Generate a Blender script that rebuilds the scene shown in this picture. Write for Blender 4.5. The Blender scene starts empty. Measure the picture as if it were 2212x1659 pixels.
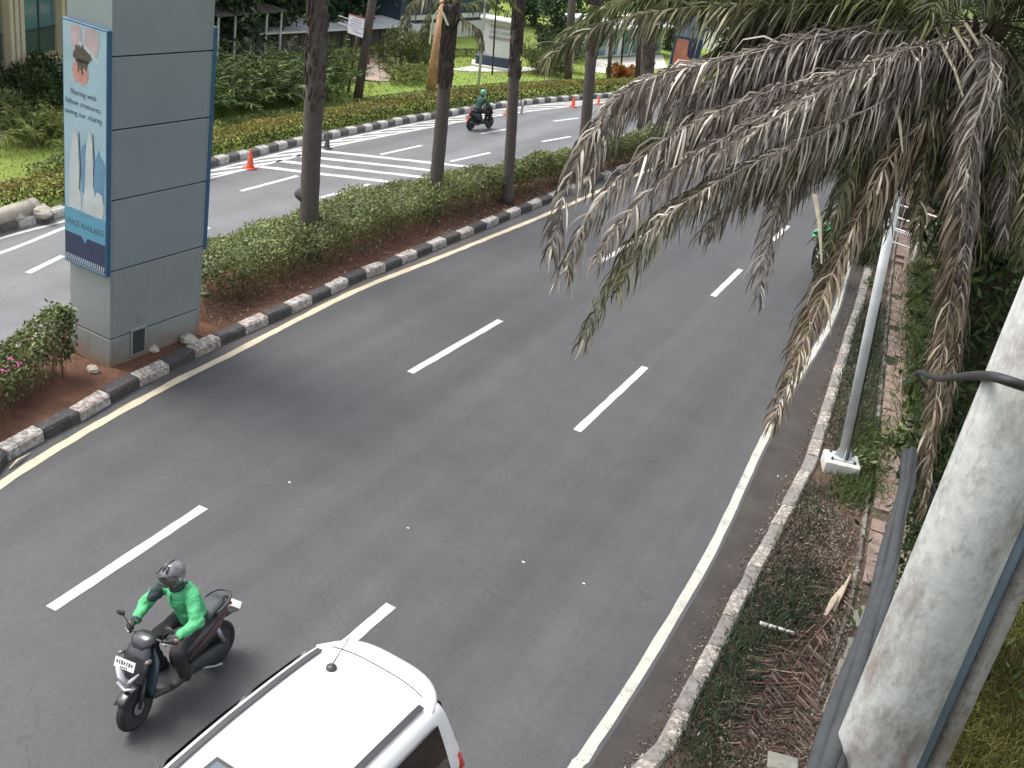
import bpy, bmesh, math, random
import numpy as np
from mathutils import Vector, Matrix, noise as mnoise

# ------------------------------------------------------------------ camera, sky, sun, exposure
SC = bpy.context.scene
COL = SC.collection
PITCH, YAW, ROLL = math.radians(25.35), math.radians(-21.3), math.radians(-10.0)
CAM_H = 8.45                      # metres above the road
LENS = 35.8                       # mm on a 36 mm sensor
fwd = Vector((math.sin(YAW) * math.cos(PITCH), math.cos(YAW) * math.cos(PITCH), -math.sin(PITCH)))
rgt0 = Vector((math.cos(YAW), -math.sin(YAW), 0))
dwn0 = fwd.cross(rgt0)
rgt = rgt0 * math.cos(ROLL) + dwn0 * math.sin(ROLL)
dwn = -rgt0 * math.sin(ROLL) + dwn0 * math.cos(ROLL)
cd = bpy.data.cameras.new('camera')
cam = bpy.data.objects.new('camera', cd)
COL.objects.link(cam)
cd.sensor_width = 36.0
cd.lens = LENS
cd.clip_start = 0.05
cd.clip_end = 2000
cam.matrix_world = Matrix(((rgt.x, -dwn.x, -fwd.x, 0), (rgt.y, -dwn.y, -fwd.y, 0), (rgt.z, -dwn.z, -fwd.z, CAM_H), (0, 0, 0, 1)))
SC.camera = cam

SUN_EL, SUN_AZ = math.radians(60), math.radians(262)   # azimuth clockwise from +Y: the sun stands to the left of the road
w = bpy.data.worlds.new('World')
SC.world = w
w.use_nodes = True
nt = w.node_tree
bg = nt.nodes['Background']
sky = nt.nodes.new('ShaderNodeTexSky')
sky.sky_type = 'NISHITA'
sky.sun_disc = False
sky.sun_elevation = SUN_EL
sky.sun_rotation = SUN_AZ
sky.air_density = 1.3
sky.dust_density = 4.0
sky.ozone_density = 0.8
hs = nt.nodes.new('ShaderNodeHueSaturation')
hs.inputs['Saturation'].default_value = 0.35
nt.links.new(sky.outputs[0], hs.inputs['Color'])
nt.links.new(hs.outputs[0], bg.inputs[0])
bg.inputs[1].default_value = 0.145
sd = bpy.data.lights.new('sun', 'SUN')
sd.energy = 1.3
sd.angle = math.radians(27)
sd.color = (1.0, 0.96, 0.9)
sun = bpy.data.objects.new('sun', sd)
COL.objects.link(sun)
sun_dir = Vector((math.sin(SUN_AZ) * math.cos(SUN_EL), math.cos(SUN_AZ) * math.cos(SUN_EL), math.sin(SUN_EL)))
sun.rotation_euler = sun_dir.to_track_quat('Z', 'Y').to_euler()
sun.location = (0, 0, 30)
SC.view_settings.view_transform = 'Standard'
SC.view_settings.look = 'None'
SC.view_settings.gamma = 1
SC.view_settings.use_curve_mapping = False
SC.view_settings.exposure = 1.08
SC.cycles.use_denoising = True
SC.cycles.use_adaptive_sampling = True
SC.cycles.adaptive_threshold = 0.02
SC.cycles.max_bounces = 4
SC.cycles.diffuse_bounces = 2
SC.cycles.glossy_bounces = 2
SC.cycles.transmission_bounces = 2
SC.cycles.caustics_reflective = False
SC.cycles.caustics_refractive = False
SC.cycles.transparent_max_bounces = 8

# ------------------------------------------------------------------ helpers: survey
F = LENS / 36 * 2212.0


def ray(u, v):
    return fwd + rgt * ((u - 1106) / F) + dwn * ((v - 829.5) / F)


def at(u, v, z=0.0):
    """surveyed point of the photograph on the level plane at height z"""
    r = ray(u, v)
    t = (z - CAM_H) / r.z
    return Vector((r.x * t, r.y * t, z))


def atd(u, v, d):
    """surveyed point at the distance d along the view axis"""
    r = ray(u, v) * d
    return Vector((r.x, r.y, r.z + CAM_H))


def pix(p):
    d = Vector(p) - Vector((0, 0, CAM_H))
    k = d.dot(fwd)
    return 1106 + F * d.dot(rgt) / k, 829.5 + F * d.dot(dwn) / k, k


def rise(b, v):
    """height above b at which a plumb line reaches the survey row v"""
    lo, hi = 0.0, 40.0
    for _ in range(50):
        m = (lo + hi) / 2
        if pix((b[0], b[1], m))[1] > v:
            lo = m
        else:
            hi = m
    return lo


def leaning(b, u, v):
    z = rise(b, v)
    p = Vector((b[0], b[1], z))
    u0, _, k = pix(p)
    return p + rgt0 * ((u - u0) / F * k)


def catmull(pts, step):
    pts = [Vector(p) for p in pts]
    P = [pts[0] * 2 - pts[1]] + pts + [pts[-1] * 2 - pts[-2]]
    out = []
    for i in range(1, len(P) - 2):
        a, b, c, d = P[i - 1:i + 3]
        for k in range(24):
            t = k / 24
            out.append(0.5 * ((2 * b) + (c - a) * t + (2 * a - 5 * b + 4 * c - d) * t * t + (3 * b - a - 3 * c + d) * t ** 3))
    out.append(pts[-1])
    L = [0]
    for i in range(1, len(out)):
        L.append(L[-1] + (out[i] - out[i - 1]).length)
    n = max(2, int(round(L[-1] / step)))
    res, j = [], 0
    for k in range(n + 1):
        s = L[-1] * k / n
        while j < len(L) - 2 and L[j + 1] < s:
            j += 1
        t = (s - L[j]) / max(1e-9, L[j + 1] - L[j])
        res.append(out[j].lerp(out[j + 1], t))
    return res


def tangents(pts):
    T = []
    for i in range(len(pts)):
        a, b = pts[max(0, i - 1)], pts[min(len(pts) - 1, i + 1)]
        T.append((b - a).normalized())
    return T


def offset(pts, d):
    """level line d metres to the right of pts"""
    T = tangents(pts)
    return [p + Vector((t.y, -t.x, 0)).normalized() * d for p, t in zip(pts, T)]


# ------------------------------------------------------------------ helpers: meshes and things
def link(o, parent=None):
    COL.objects.link(o)
    if parent is not None:
        o.parent = parent
    return o


def tag(o, label=None, cat=None, group=None, kind=None):
    if label:
        o['label'] = label
    if cat:
        o['category'] = cat
    if group:
        o['group'] = group
    if kind:
        o['kind'] = kind
    return o


def thing(name, label, cat, loc=(0, 0, 0), rz=0.0, group=None, scale=1.0):
    o = bpy.data.objects.new(name, None)
    o.empty_display_size = 0.2
    o.location = loc
    o.rotation_euler = (0, 0, rz)
    o.scale = (scale,) * 3
    link(o)
    return tag(o, label, cat, group)


def copy_tree(o, parent=None):
    c = o.copy()
    COL.objects.link(c)
    c.parent = parent
    for ch in list(o.children):
        copy_tree(ch, c)
    return c


class MB:
    """collects shapes for ONE mesh object"""

    def __init__(s):
        s.v, s.f, s.m, s.t = [], [], [], None

    def add(s, vs, fs, mi=0):
        b = len(s.v)
        s.v += [tuple(v) for v in vs]
        s.f += [tuple(i + b for i in f) for f in fs]
        s.m += [mi] * len(fs)
        return s

    def box(s, c, d, M=None, bev=0.0, mi=0):
        x, y, z = d[0] / 2, d[1] / 2, d[2] / 2
        if bev > 0:
            b = min(bev, x * .9, y * .9, z * .9)
            vs, fs = [], []
            for zz, k in ((-z, b), (-z + b, 0), (z - b, 0), (z, b)):
                X, Y = x - k, y - k
                vs += [(-X, -Y + (b if k == 0 else 0), zz), (-X + (b if k == 0 else 0), -Y, zz), (X - (b if k == 0 else 0), -Y, zz), (X, -Y + (b if k == 0 else 0), zz),
                       (X, Y - (b if k == 0 else 0), zz), (X - (b if k == 0 else 0), Y, zz), (-X + (b if k == 0 else 0), Y, zz), (-X, Y - (b if k == 0 else 0), zz)]
            fs = [tuple(range(7, -1, -1)), tuple(range(24, 32))]
            for r in range(3):
                for k in range(8):
                    fs.append((r * 8 + k, r * 8 + (k + 1) % 8, r * 8 + 8 + (k + 1) % 8, r * 8 + 8 + k))
        else:
            vs = [(-x, -y, -z), (x, -y, -z), (x, y, -z), (-x, y, -z), (-x, -y, z), (x, -y, z), (x, y, z), (-x, y, z)]
            fs = [(3, 2, 1, 0), (4, 5, 6, 7), (0, 1, 5, 4), (1, 2, 6, 5), (2, 3, 7, 6), (3, 0, 4, 7)]
        c = Vector(c)
        if M is None:
            vs = [Vector(p) + c for p in vs]
        else:
            vs = [M @ Vector(p) + c for p in vs]
        return s.add(vs, fs, mi)

    def tube(s, pts, r, n=8, cap=True, mi=0, flat=1.0):
        pts = [Vector(p) for p in pts]
        R = r if isinstance(r, (list, tuple)) else [r] * len(pts)
        T = tangents(pts)
        up = Vector((0, 0, 1)) if abs(T[0].z) < .9 else Vector((1, 0, 0))
        vs, fs = [], []
        a = T[0].cross(up).normalized()
        for i, (p, t) in enumerate(zip(pts, T)):
            a = (a - t * a.dot(t))
            a = a.normalized() if a.length > 1e-6 else t.orthogonal().normalized()
            b = t.cross(a)
            for k in range(n):
                an = 2 * math.pi * k / n
                vs.append(p + a * (R[i] * math.cos(an)) + b * (R[i] * flat * math.sin(an)))
        for i in range(len(pts) - 1):
            for k in range(n):
                fs.append((i * n + k, i * n + (k + 1) % n, (i + 1) * n + (k + 1) % n, (i + 1) * n + k))
        if cap:
            fs.append(tuple(range(n - 1, -1, -1)))
            fs.append(tuple(range((len(pts) - 1) * n, len(pts) * n)))
        return s.add(vs, fs, mi)

    def lathe(s, prof, c=(0, 0, 0), n=16, M=None, mi=0):
        vs, fs = [], []
        for (r, z) in prof:
            for k in range(n):
                an = 2 * math.pi * k / n
                vs.append(Vector((r * math.cos(an), r * math.sin(an), z)))
        for i in range(len(prof) - 1):
            for k in range(n):
                fs.append((i * n + k, i * n + (k + 1) % n, (i + 1) * n + (k + 1) % n, (i + 1) * n + k))
        if prof[0][0] > 1e-5:
            fs.append(tuple(range(n - 1, -1, -1)))
        if prof[-1][0] > 1e-5:
            fs.append(tuple(range((len(prof) - 1) * n, len(prof) * n)))
        c = Vector(c)
        vs = [(M @ p if M else p) + c for p in vs]
        return s.add(vs, fs, mi)

    def ball(s, c, r, n=14, m=9, M=None, mi=0):
        r = r if isinstance(r, (list, tuple)) else (r, r, r)
        prof, vs, fs = [], [], []
        for i in range(m + 1):
            th = -math.pi / 2 + math.pi * i / m
            for k in range(n):
                an = 2 * math.pi * k / n
                vs.append(Vector((r[0] * math.cos(th) * math.cos(an), r[1] * math.cos(th) * math.sin(an), r[2] * math.sin(th))))
        for i in range(m):
            for k in range(n):
                fs.append((i * n + k, i * n + (k + 1) % n, (i + 1) * n + (k + 1) % n, (i + 1) * n + k))
        c = Vector(c)
        vs = [(M @ p if M else p) + c for p in vs]
        return s.add(vs, fs, mi)

    def capsule(s, a, b, ra, rb, n=12, mi=0):
        a, b = Vector(a), Vector(b)
        d = (b - a).normalized()
        pts = [a - d * ra * .95, a - d * ra * .7, a - d * ra * .3, a, b, b + d * rb * .3, b + d * rb * .7, b + d * rb * .95]
        rr = [ra * .3, ra * .72, ra * .95, ra, rb, rb * .95, rb * .72, rb * .3]
        return s.tube(pts, rr, n, True, mi)

    def prism(s, poly, a, b, mi=0):
        """poly: list of 2D points; a,b: functions 2D -> 3D for the two ends"""
        n = len(poly)
        vs = [a(p) for p in poly] + [b(p) for p in poly]
        fs = [tuple(range(n - 1, -1, -1)), tuple(range(n, 2 * n))]
        for k in range(n):
            fs.append((k, (k + 1) % n, n + (k + 1) % n, n + k))
        return s.add(vs, fs, mi)

    def ribbon(s, L, R, mi=0):
        vs, fs = [], []
        for a, b in zip(L, R):
            vs += [a, b]
        for i in range(len(L) - 1):
            fs.append((2 * i, 2 * i + 1, 2 * i + 3, 2 * i + 2))
        return s.add(vs, fs, mi)

    def loft(s, rings, cap=True, mi=0, closed=True):
        n = len(rings[0])
        vs = [p for r in rings for p in r]
        fs = []
        for i in range(len(rings) - 1):
            for k in range(n if closed else n - 1):
                fs.append((i * n + k, i * n + (k + 1) % n, (i + 1) * n + (k + 1) % n, (i + 1) * n + k))
        if cap:
            fs.append(tuple(range(n - 1, -1, -1)))
            fs.append(tuple(range((len(rings) - 1) * n, len(rings) * n)))
        return s.add(vs, fs, mi)

    def mesh(s, name, mats, smooth=False, off=None, fix=False):
        me = bpy.data.meshes.new(name)
        vs = s.v if off is None else [(v[0] - off[0], v[1] - off[1], v[2] - off[2]) for v in s.v]
        me.from_pydata(vs, [], s.f)
        for m in (mats if isinstance(mats, (list, tuple)) else [mats]):
            me.materials.append(m)
        if any(s.m):
            me.polygons.foreach_set('material_index', s.m)
        if smooth:
            me.polygons.foreach_set('use_smooth', [True] * len(me.polygons))
        if fix:
            b = bmesh.new()
            b.from_mesh(me)
            bmesh.ops.recalc_face_normals(b, faces=b.faces)
            b.to_mesh(me)
            b.free()
        return me

    def build(s, name, mats, parent=None, smooth=False, world=False, fix=True, auto=None):
        off = parent.location if (world and parent is not None) else None
        me = s.mesh(name, mats, smooth or auto is not None, off, fix)
        if auto is not None:
            me.set_sharp_from_angle(angle=math.radians(auto))
        return link(bpy.data.objects.new(name, me), parent)


def np_mesh(name, V, faces4=None, faces3=None, mat=None, tint=None, mats=None, parent=None, off=None):
    """fast mesh from arrays of quads / triangles"""
    V = np.asarray(V, np.float32)
    if off is not None:
        V = V - np.asarray(off, np.float32)
    me = bpy.data.meshes.new(name)
    loops, starts, tot = [], [], 0
    if faces4 is not None and len(faces4):
        loops.append(np.asarray(faces4, np.int32).ravel())
        starts.append(np.arange(len(faces4), dtype=np.int32) * 4)
        tot = len(faces4) * 4
    if faces3 is not None and len(faces3):
        loops.append(np.asarray(faces3, np.int32).ravel())
        starts.append(np.arange(len(faces3), dtype=np.int32) * 3 + tot)
    loops = np.concatenate(loops)
    starts = np.concatenate(starts)
    me.vertices.add(len(V))
    me.vertices.foreach_set('co', V.ravel())
    me.loops.add(len(loops))
    me.loops.foreach_set('vertex_index', loops)
    me.polygons.add(len(starts))
    me.polygons.foreach_set('loop_start', starts)
    me.update(calc_edges=True)
    me.validate()
    if tint is not None:
        a = me.attributes.new('tint', 'FLOAT', 'POINT')
        a.data.foreach_set('value', np.asarray(tint, np.float32))
    me.materials.append(mat)
    return link(bpy.data.objects.new(name, me), parent)


def leaves(C, size, rng, asp=0.45, up=0.5, D=None, jit=0.35):
    """diamond leaves at the points C -> V, quads, tint"""
    n = len(C)
    d = rng.normal(size=(n, 3)) if D is None else D + rng.normal(size=(n, 3)) * jit
    d[:, 2] += 0.15
    d /= np.linalg.norm(d, axis=1, keepdims=True)
    nn = rng.normal(size=(n, 3))
    nn[:, 2] += up * 3
    s = np.cross(d, nn)
    s /= np.linalg.norm(s, axis=1, keepdims=True) + 1e-9
    L = size * rng.uniform(.6, 1.3, (n, 1))
    Wd = L * asp
    tip = C + d * L * .55
    bot = C - d * L * .45
    a = C + s * Wd * .5 + d * L * .02
    b = C - s * Wd * .5 + d * L * .02
    V = np.stack([bot, a, tip, b], 1).reshape(-1, 3)
    Fq = np.arange(n * 4).reshape(n, 4)
    t = np.repeat(rng.uniform(0, 1, n), 4)
    return V, Fq, t


def text_mb(txt, size, align='CENTER'):
    cu = bpy.data.curves.new('t', 'FONT')
    cu.body = txt
    cu.size = size
    cu.align_x = align
    cu.resolution_u = 3
    o = bpy.data.objects.new('t', cu)
    COL.objects.link(o)
    dg = bpy.context.evaluated_depsgraph_get()
    me = bpy.data.meshes.new_from_object(o.evaluated_get(dg))
    vs = [v.co.copy() for v in me.vertices]
    fs = [tuple(p.vertices) for p in me.polygons]
    bpy.data.objects.remove(o)
    bpy.data.curves.remove(cu)
    bpy.data.meshes.remove(me)
    return vs, fs


def remesh(mb, vox, smooth_it=6):
    """one continuous surface around overlapping shapes"""
    me = mb.mesh('r', [], fix=True)
    o = bpy.data.objects.new('r', me)
    COL.objects.link(o)
    r = o.modifiers.new('r', 'REMESH')
    r.mode = 'VOXEL'
    r.voxel_size = vox
    r.use_smooth_shade = True
    sm = o.modifiers.new('s', 'SMOOTH')
    sm.factor = .5
    sm.iterations = smooth_it
    dg = bpy.context.evaluated_depsgraph_get()
    out = bpy.data.meshes.new_from_object(o.evaluated_get(dg))
    bpy.data.objects.remove(o)
    return out


# ------------------------------------------------------------------ helpers: materials
def mk(name):
    m = bpy.data.materials.new(name)
    m.use_nodes = True
    t = m.node_tree
    b = t.nodes['Principled BSDF']
    return m, t, b


def nz(t, vec, scale, detail=3.0, rough=.55):
    n = t.nodes.new('ShaderNodeTexNoise')
    n.inputs['Scale'].default_value = scale
    n.inputs['Detail'].default_value = detail
    n.inputs['Roughness'].default_value = rough
    t.links.new(vec, n.inputs['Vector'])
    return n.outputs['Fac']


def ramp(t, fac, stops):
    r = t.nodes.new('ShaderNodeValToRGB')
    e = r.color_ramp.elements
    while len(e) < len(stops):
        e.new(.5)
    for q, (p, c) in zip(e, stops):
        q.position = p
        q.color = (c[0], c[1], c[2], 1) if isinstance(c, (tuple, list)) else (c, c, c, 1)
    t.links.new(fac, r.inputs[0])
    return r.outputs[0]


def mixc(t, fac, a, b, mode='MIX'):
    m = t.nodes.new('ShaderNodeMix')
    m.data_type = 'RGBA'
    m.blend_type = mode
    for sock, x in ((m.inputs[0], fac), (m.inputs[6], a), (m.inputs[7], b)):
        if isinstance(x, (int, float)):
            sock.default_value = x
        elif isinstance(x, (tuple, list)):
            sock.default_value = (x[0], x[1], x[2], 1)
        else:
            t.links.new(x, sock)
    return m.outputs[2]


def coords(t, kind='Object', scale=None, rnd=False):
    c = t.nodes.new('ShaderNodeTexCoord').outputs[kind]
    if rnd:
        oi = t.nodes.new('ShaderNodeObjectInfo')
        vm = t.nodes.new('ShaderNodeVectorMath')
        vm.operation = 'MULTIPLY_ADD'
        vm.inputs[1].default_value = (37, 53, 71)
        t.links.new(oi.outputs['Random'], vm.inputs[0])
        t.links.new(c, vm.inputs[2])
        c = vm.outputs[0]
    if scale:
        mp = t.nodes.new('ShaderNodeMapping')
        mp.inputs['Scale'].default_value = scale
        t.links.new(c, mp.inputs[0])
        c = mp.outputs[0]
    return c


def bump(t, b, h, strength, dist=.01):
    n = t.nodes.new('ShaderNodeBump')
    n.inputs['Strength'].default_value = strength
    n.inputs['Distance'].default_value = dist
    t.links.new(h, n.inputs['Height'])
    t.links.new(n.outputs[0], b.inputs['Normal'])


def simple(name, col, rough=.6, metal=0.0, var=.12, scale=6.0, bmp=0.0, spec=.5, rnd=False, coat=0.0, stretch=None):
    m, t, b = mk(name)
    c = coords(t, scale=stretch, rnd=rnd)
    f = nz(t, c, scale, 5, .6)
    lo = tuple(x * (1 - var) for x in col)
    hi = tuple(min(1, x * (1 + var)) for x in col)
    t.links.new(ramp(t, f, [(.3, lo), (.7, hi)]), b.inputs['Base Color'])
    b.inputs['Roughness'].default_value = rough
    b.inputs['Metallic'].default_value = metal
    b.inputs['Specular IOR Level'].default_value = spec
    b.inputs['Coat Weight'].default_value = coat
    if bmp:
        bump(t, b, nz(t, c, scale * 6, 4), bmp, .02)
    return m


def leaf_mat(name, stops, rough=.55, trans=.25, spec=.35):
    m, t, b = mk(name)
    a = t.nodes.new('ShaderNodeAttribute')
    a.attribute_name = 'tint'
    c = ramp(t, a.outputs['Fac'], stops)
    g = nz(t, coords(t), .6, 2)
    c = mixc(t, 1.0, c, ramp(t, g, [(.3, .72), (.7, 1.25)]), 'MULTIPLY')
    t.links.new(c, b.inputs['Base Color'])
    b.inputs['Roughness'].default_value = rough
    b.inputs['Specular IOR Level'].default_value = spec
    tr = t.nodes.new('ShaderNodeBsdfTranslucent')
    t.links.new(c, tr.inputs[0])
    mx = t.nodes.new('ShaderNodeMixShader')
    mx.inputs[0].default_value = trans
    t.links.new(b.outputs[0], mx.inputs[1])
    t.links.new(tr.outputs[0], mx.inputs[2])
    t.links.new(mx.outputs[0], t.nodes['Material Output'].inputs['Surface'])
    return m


def asphalt(name, base, dust=None):
    m, t, b = mk(name)
    c = coords(t)
    big = nz(t, coords(t, scale=(.9, .035, 1)), 1.0, 5)
    mid = nz(t, c, 1.3, 6, .65)
    fine = nz(t, c, 70, 3, .75)
    col = ramp(t, big, [(.3, tuple(x * .78 for x in base)), (.7, tuple(x * 1.2 for x in base))])
    col = mixc(t, .55, col, ramp(t, mid, [(.3, .78), (.7, 1.2)]), 'MULTIPLY')
    col = mixc(t, 1.0, col, ramp(t, fine, [(.28, .6), (.5, 1.0), (.66, 1.3), (.76, 1.9)]), 'MULTIPLY')
    col = mixc(t, 1.0, col, ramp(t, nz(t, c, 14, 5, .75), [(.3, .84), (.7, 1.16)]), 'MULTIPLY')
    sxw = t.nodes.new('ShaderNodeSeparateXYZ')
    t.links.new(c, sxw.inputs[0])
    mw = t.nodes.new('ShaderNodeMath')
    mw.operation = 'MULTIPLY'
    mw.inputs[1].default_value = 2 * math.pi / 1.62
    t.links.new(sxw.outputs[0], mw.inputs[0])
    sw = t.nodes.new('ShaderNodeMath')
    sw.operation = 'SINE'
    t.links.new(mw.outputs[0], sw.inputs[0])
    trk = mixc(t, .5, ramp(t, sw.outputs[0], [(0.0, .9), (1.0, 1.12)]), ramp(t, big, [(.3, .9), (.7, 1.1)]))
    col = mixc(t, .8, col, trk, 'MULTIPLY')
    vo = t.nodes.new('ShaderNodeTexVoronoi')
    vo.inputs['Scale'].default_value = 9.0
    t.links.new(c, vo.inputs['Vector'])
    spot = ramp(t, vo.outputs['Distance'], [(.03, 1.0), (.055, 0.0)])
    col = mixc(t, spot, col, tuple(x * 2.1 for x in base))
    ve = t.nodes.new('ShaderNodeTexVoronoi')
    ve.feature = 'DISTANCE_TO_EDGE'
    ve.inputs['Scale'].default_value = .42
    wv = t.nodes.new('ShaderNodeVectorMath')
    wv.operation = 'MULTIPLY_ADD'
    nc = t.nodes.new('ShaderNodeTexNoise')
    nc.inputs['Scale'].default_value = 1.6
    nc.inputs['Detail'].default_value = 6
    t.links.new(c, nc.inputs['Vector'])
    t.links.new(nc.outputs['Color'], wv.inputs[0])
    wv.inputs[1].default_value = (1.1, 1.1, 0)
    t.links.new(c, wv.inputs[2])
    t.links.new(wv.outputs[0], ve.inputs['Vector'])
    crack = mixc(t, 1.0, ramp(t, ve.outputs['Distance'], [(.0, .5), (.007, 0)]), ramp(t, nz(t, c, .35, 2), [(.52, 0), (.62, 1)]), 'MULTIPLY')
    col = mixc(t, crack, col, tuple(x * .35 for x in base))
    if dust:
        sx = t.nodes.new('ShaderNodeSeparateXYZ')
        t.links.new(c, sx.inputs[0])
        for x0, wd in dust:
            s = t.nodes.new('ShaderNodeMath')
            s.operation = 'SUBTRACT'
            t.links.new(sx.outputs[0], s.inputs[0])
            s.inputs[1].default_value = x0
            ab = t.nodes.new('ShaderNodeMath')
            ab.operation = 'ABSOLUTE'
            t.links.new(s.outputs[0], ab.inputs[0])
            dv = t.nodes.new('ShaderNodeMath')
            dv.operation = 'DIVIDE'
            dv.inputs[1].default_value = wd
            t.links.new(ab.outputs[0], dv.inputs[0])
            ad = t.nodes.new('ShaderNodeMath')
            ad.operation = 'ADD'
            t.links.new(dv.outputs[0], ad.inputs[0])
            t.links.new(mid, ad.inputs[1])
            k = ramp(t, ad.outputs[0], [(.45, .55), (1.3, 0.0)])
            col = mixc(t, k, col, (.135, .098, .075))
    t.links.new(col, b.inputs['Base Color'])
    b.inputs['Roughness'].default_value = .62
    b.inputs['Specular IOR Level'].default_value = .5
    bump(t, b, fine, .35, .006)
    return m


def paint(name, col, wear=.42, under=(.1, .1, .1), rough=.6):
    m, t, b = mk(name)
    c = coords(t, 'Object')
    n1 = nz(t, c, 3.0, 6, .7)
    n2 = nz(t, c, 40, 4, .7)
    k = mixc(t, .5, n1, n2)
    f = ramp(t, k, [(wear - .1, 1.0), (wear + .02, 0.0)])
    base = mixc(t, ramp(t, n1, [(.35, 1), (.65, 0)]), col, tuple(x * .78 for x in col))
    t.links.new(mixc(t, f, base, under), b.inputs['Base Color'])
    b.inputs['Roughness'].default_value = rough
    return m


def kerb_mat(name, col, stain=(.2, .12, .08), wear=.5, under=(.23, .21, .19)):
    m, t, b = mk(name)
    c = coords(t, 'Object', rnd=True)
    n1 = nz(t, c, 4.0, 6, .7)
    n2 = nz(t, c, 14, 5, .7)
    base = mixc(t, ramp(t, n2, [(wear - .06, 1), (wear + .05, 0)]), col, under)
    base = mixc(t, ramp(t, n1, [(.45, 0), (.68, .75)]), base, stain)
    t.links.new(base, b.inputs['Base Color'])
    b.inputs['Roughness'].default_value = .85
    bump(t, b, n2, .5, .015)
    return m


def ground_mat(name, stops, scale=2.0, bmp=.6, fine=26):
    m, t, b = mk(name)
    c = coords(t)
    n1 = nz(t, c, scale, 7, .68)
    n2 = nz(t, c, fine, 4, .7)
    col = ramp(t, mixc(t, .4, n1, n2), stops)
    t.links.new(col, b.inputs['Base Color'])
    b.inputs['Roughness'].default_value = .95
    b.inputs['Specular IOR Level'].default_value = .2
    bump(t, b, n2, bmp, .04)
    return m


def panel_mat(name, col, dirt=0.0):
    m, t, b = mk(name)
    c = coords(t, rnd=True)
    f = nz(t, c, .8, 3)
    base = ramp(t, f, [(.3, tuple(x * .94 for x in col)), (.7, tuple(x * 1.05 for x in col))])
    if dirt:
        s = nz(t, coords(t, scale=(3.2, 3.2, 1.1)), 1.7, 7, .72)
        base = mixc(t, ramp(t, s, [(.56, 0), (.72, dirt)]), base, tuple(x * .45 for x in col))
        sx = t.nodes.new('ShaderNodeSeparateXYZ')
        t.links.new(coords(t), sx.inputs[0])
        h = nz(t, c, 3.0, 5, .7)
        ad = t.nodes.new('ShaderNodeMath')
        ad.operation = 'ADD'
        t.links.new(sx.outputs[2], ad.inputs[0])
        t.links.new(h, ad.inputs[1])
        base = mixc(t, ramp(t, ad.outputs[0], [(.5, .75), (1.0, 0)]), base, (.26, .17, .1))
    t.links.new(base, b.inputs['Base Color'])
    b.inputs['Roughness'].default_value = .42
    b.inputs['Metallic'].default_value = .15
    return m


M = {}
M['asphalt'] = asphalt('asphalt', (.061, .0602, .063), dust=[(-11.5, .75)])
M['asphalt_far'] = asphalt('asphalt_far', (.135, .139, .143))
M['gutter'] = ground_mat('gutter', [(.3, (.04, .036, .034)), (.55, (.06, .054, .05)), (.75, (.1, .09, .083))], 1.6, .3, 40)
M['white_line'] = paint('white_line', (.6, .6, .58), .42)
M['cream_line'] = paint('cream_line', (.58, .5, .36), .41)
M['edge_line'] = paint('edge_line', (.5, .49, .43), .45)
M['kerb_white'] = kerb_mat('kerb_white', (.52, .5, .47))
M['kerb_black'] = kerb_mat('kerb_black', (.045, .047, .05), (.11, .075, .055), .42, (.1, .095, .09))
M['kerb_grey'] = kerb_mat('kerb_grey', (.21, .2, .19), (.13, .1, .08), .45, (.13, .12, .11))
M['kerb_dusty'] = kerb_mat('kerb_dusty', (.42, .4, .37), (.17, .13, .1), .53, (.2, .18, .16))
M['kerb_edge'] = kerb_mat('kerb_edge', (.14, .125, .11), (.1, .075, .055), .5, (.09, .08, .07))
M['kerb_white_far'] = kerb_mat('kerb_white_far', (.55, .54, .52), (.3, .27, .24), .42)
M['kerb_black_far'] = kerb_mat('kerb_black_far', (.1, .1, .1), (.14, .12, .1), .42)
M['concrete'] = simple('concrete', (.36, .35, .33), .85, var=.22, scale=3, bmp=.25)
M['soil'] = ground_mat('soil', [(.28, (.05, .026, .018)), (.5, (.115, .06, .04)), (.72, (.21, .112, .07))], 1.4, .9, 22)
M['verge_soil'] = ground_mat('verge_soil', [(.28, (.04, .028, .022)), (.5, (.09, .06, .046)), (.74, (.18, .135, .105))], 1.1, .9, 24)
M['lawn'] = ground_mat('lawn', [(.25, (.13, .185, .038)), (.5, (.21, .28, .06)), (.75, (.32, .36, .1))], .5, .8, 14)
M['land'] = ground_mat('land', [(.25, (.06, .09, .025)), (.5, (.1, .14, .04)), (.75, (.2, .21, .09))], .25, .6, 8)
M['plaza'] = ground_mat('plaza', [(.3, (.42, .33, .26)), (.7, (.6, .5, .42))], .6, .1, 9)
M['pale_path'] = ground_mat('pale_path', [(.3, (.5, .48, .42)), (.7, (.68, .66, .6))], .6, .1, 9)
M['paver'] = simple('paver', (.19, .14, .115), .9, var=.35, scale=5, bmp=.3, rnd=True)
M['paver_yellow'] = simple('paver_yellow', (.3, .22, .09), .9, var=.25, scale=5, bmp=.3, rnd=True)
M['paver_grey'] = simple('paver_grey', (.2, .195, .165), .9, var=.2, scale=5, bmp=.3, rnd=True)
M['bedding'] = ground_mat('bedding', [(.3, (.05, .038, .03)), (.7, (.13, .1, .075))], 2, .6, 20)
M['panel_light'] = panel_mat('panel_light', (.255, .296, .312))
M['panel_dirty'] = panel_mat('panel_dirty', (.275, .302, .295), .6)
M['joint'] = simple('joint', (.03, .035, .035), .8)
M['blue_trim'] = simple('blue_trim', (.035, .11, .2), .4)
M['dark_metal'] = simple('dark_metal', (.05, .055, .055), .5, .3)
M['steel'] = simple('steel', (.42, .44, .45), .38, .6, var=.1)
M['galv'] = simple('galv', (.52, .55, .56), .5, .15, var=.14, scale=3)
M['pole_concrete'] = None
M['white_paint'] = simple('white_paint', (.72, .72, .7), .5, var=.07)
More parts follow.
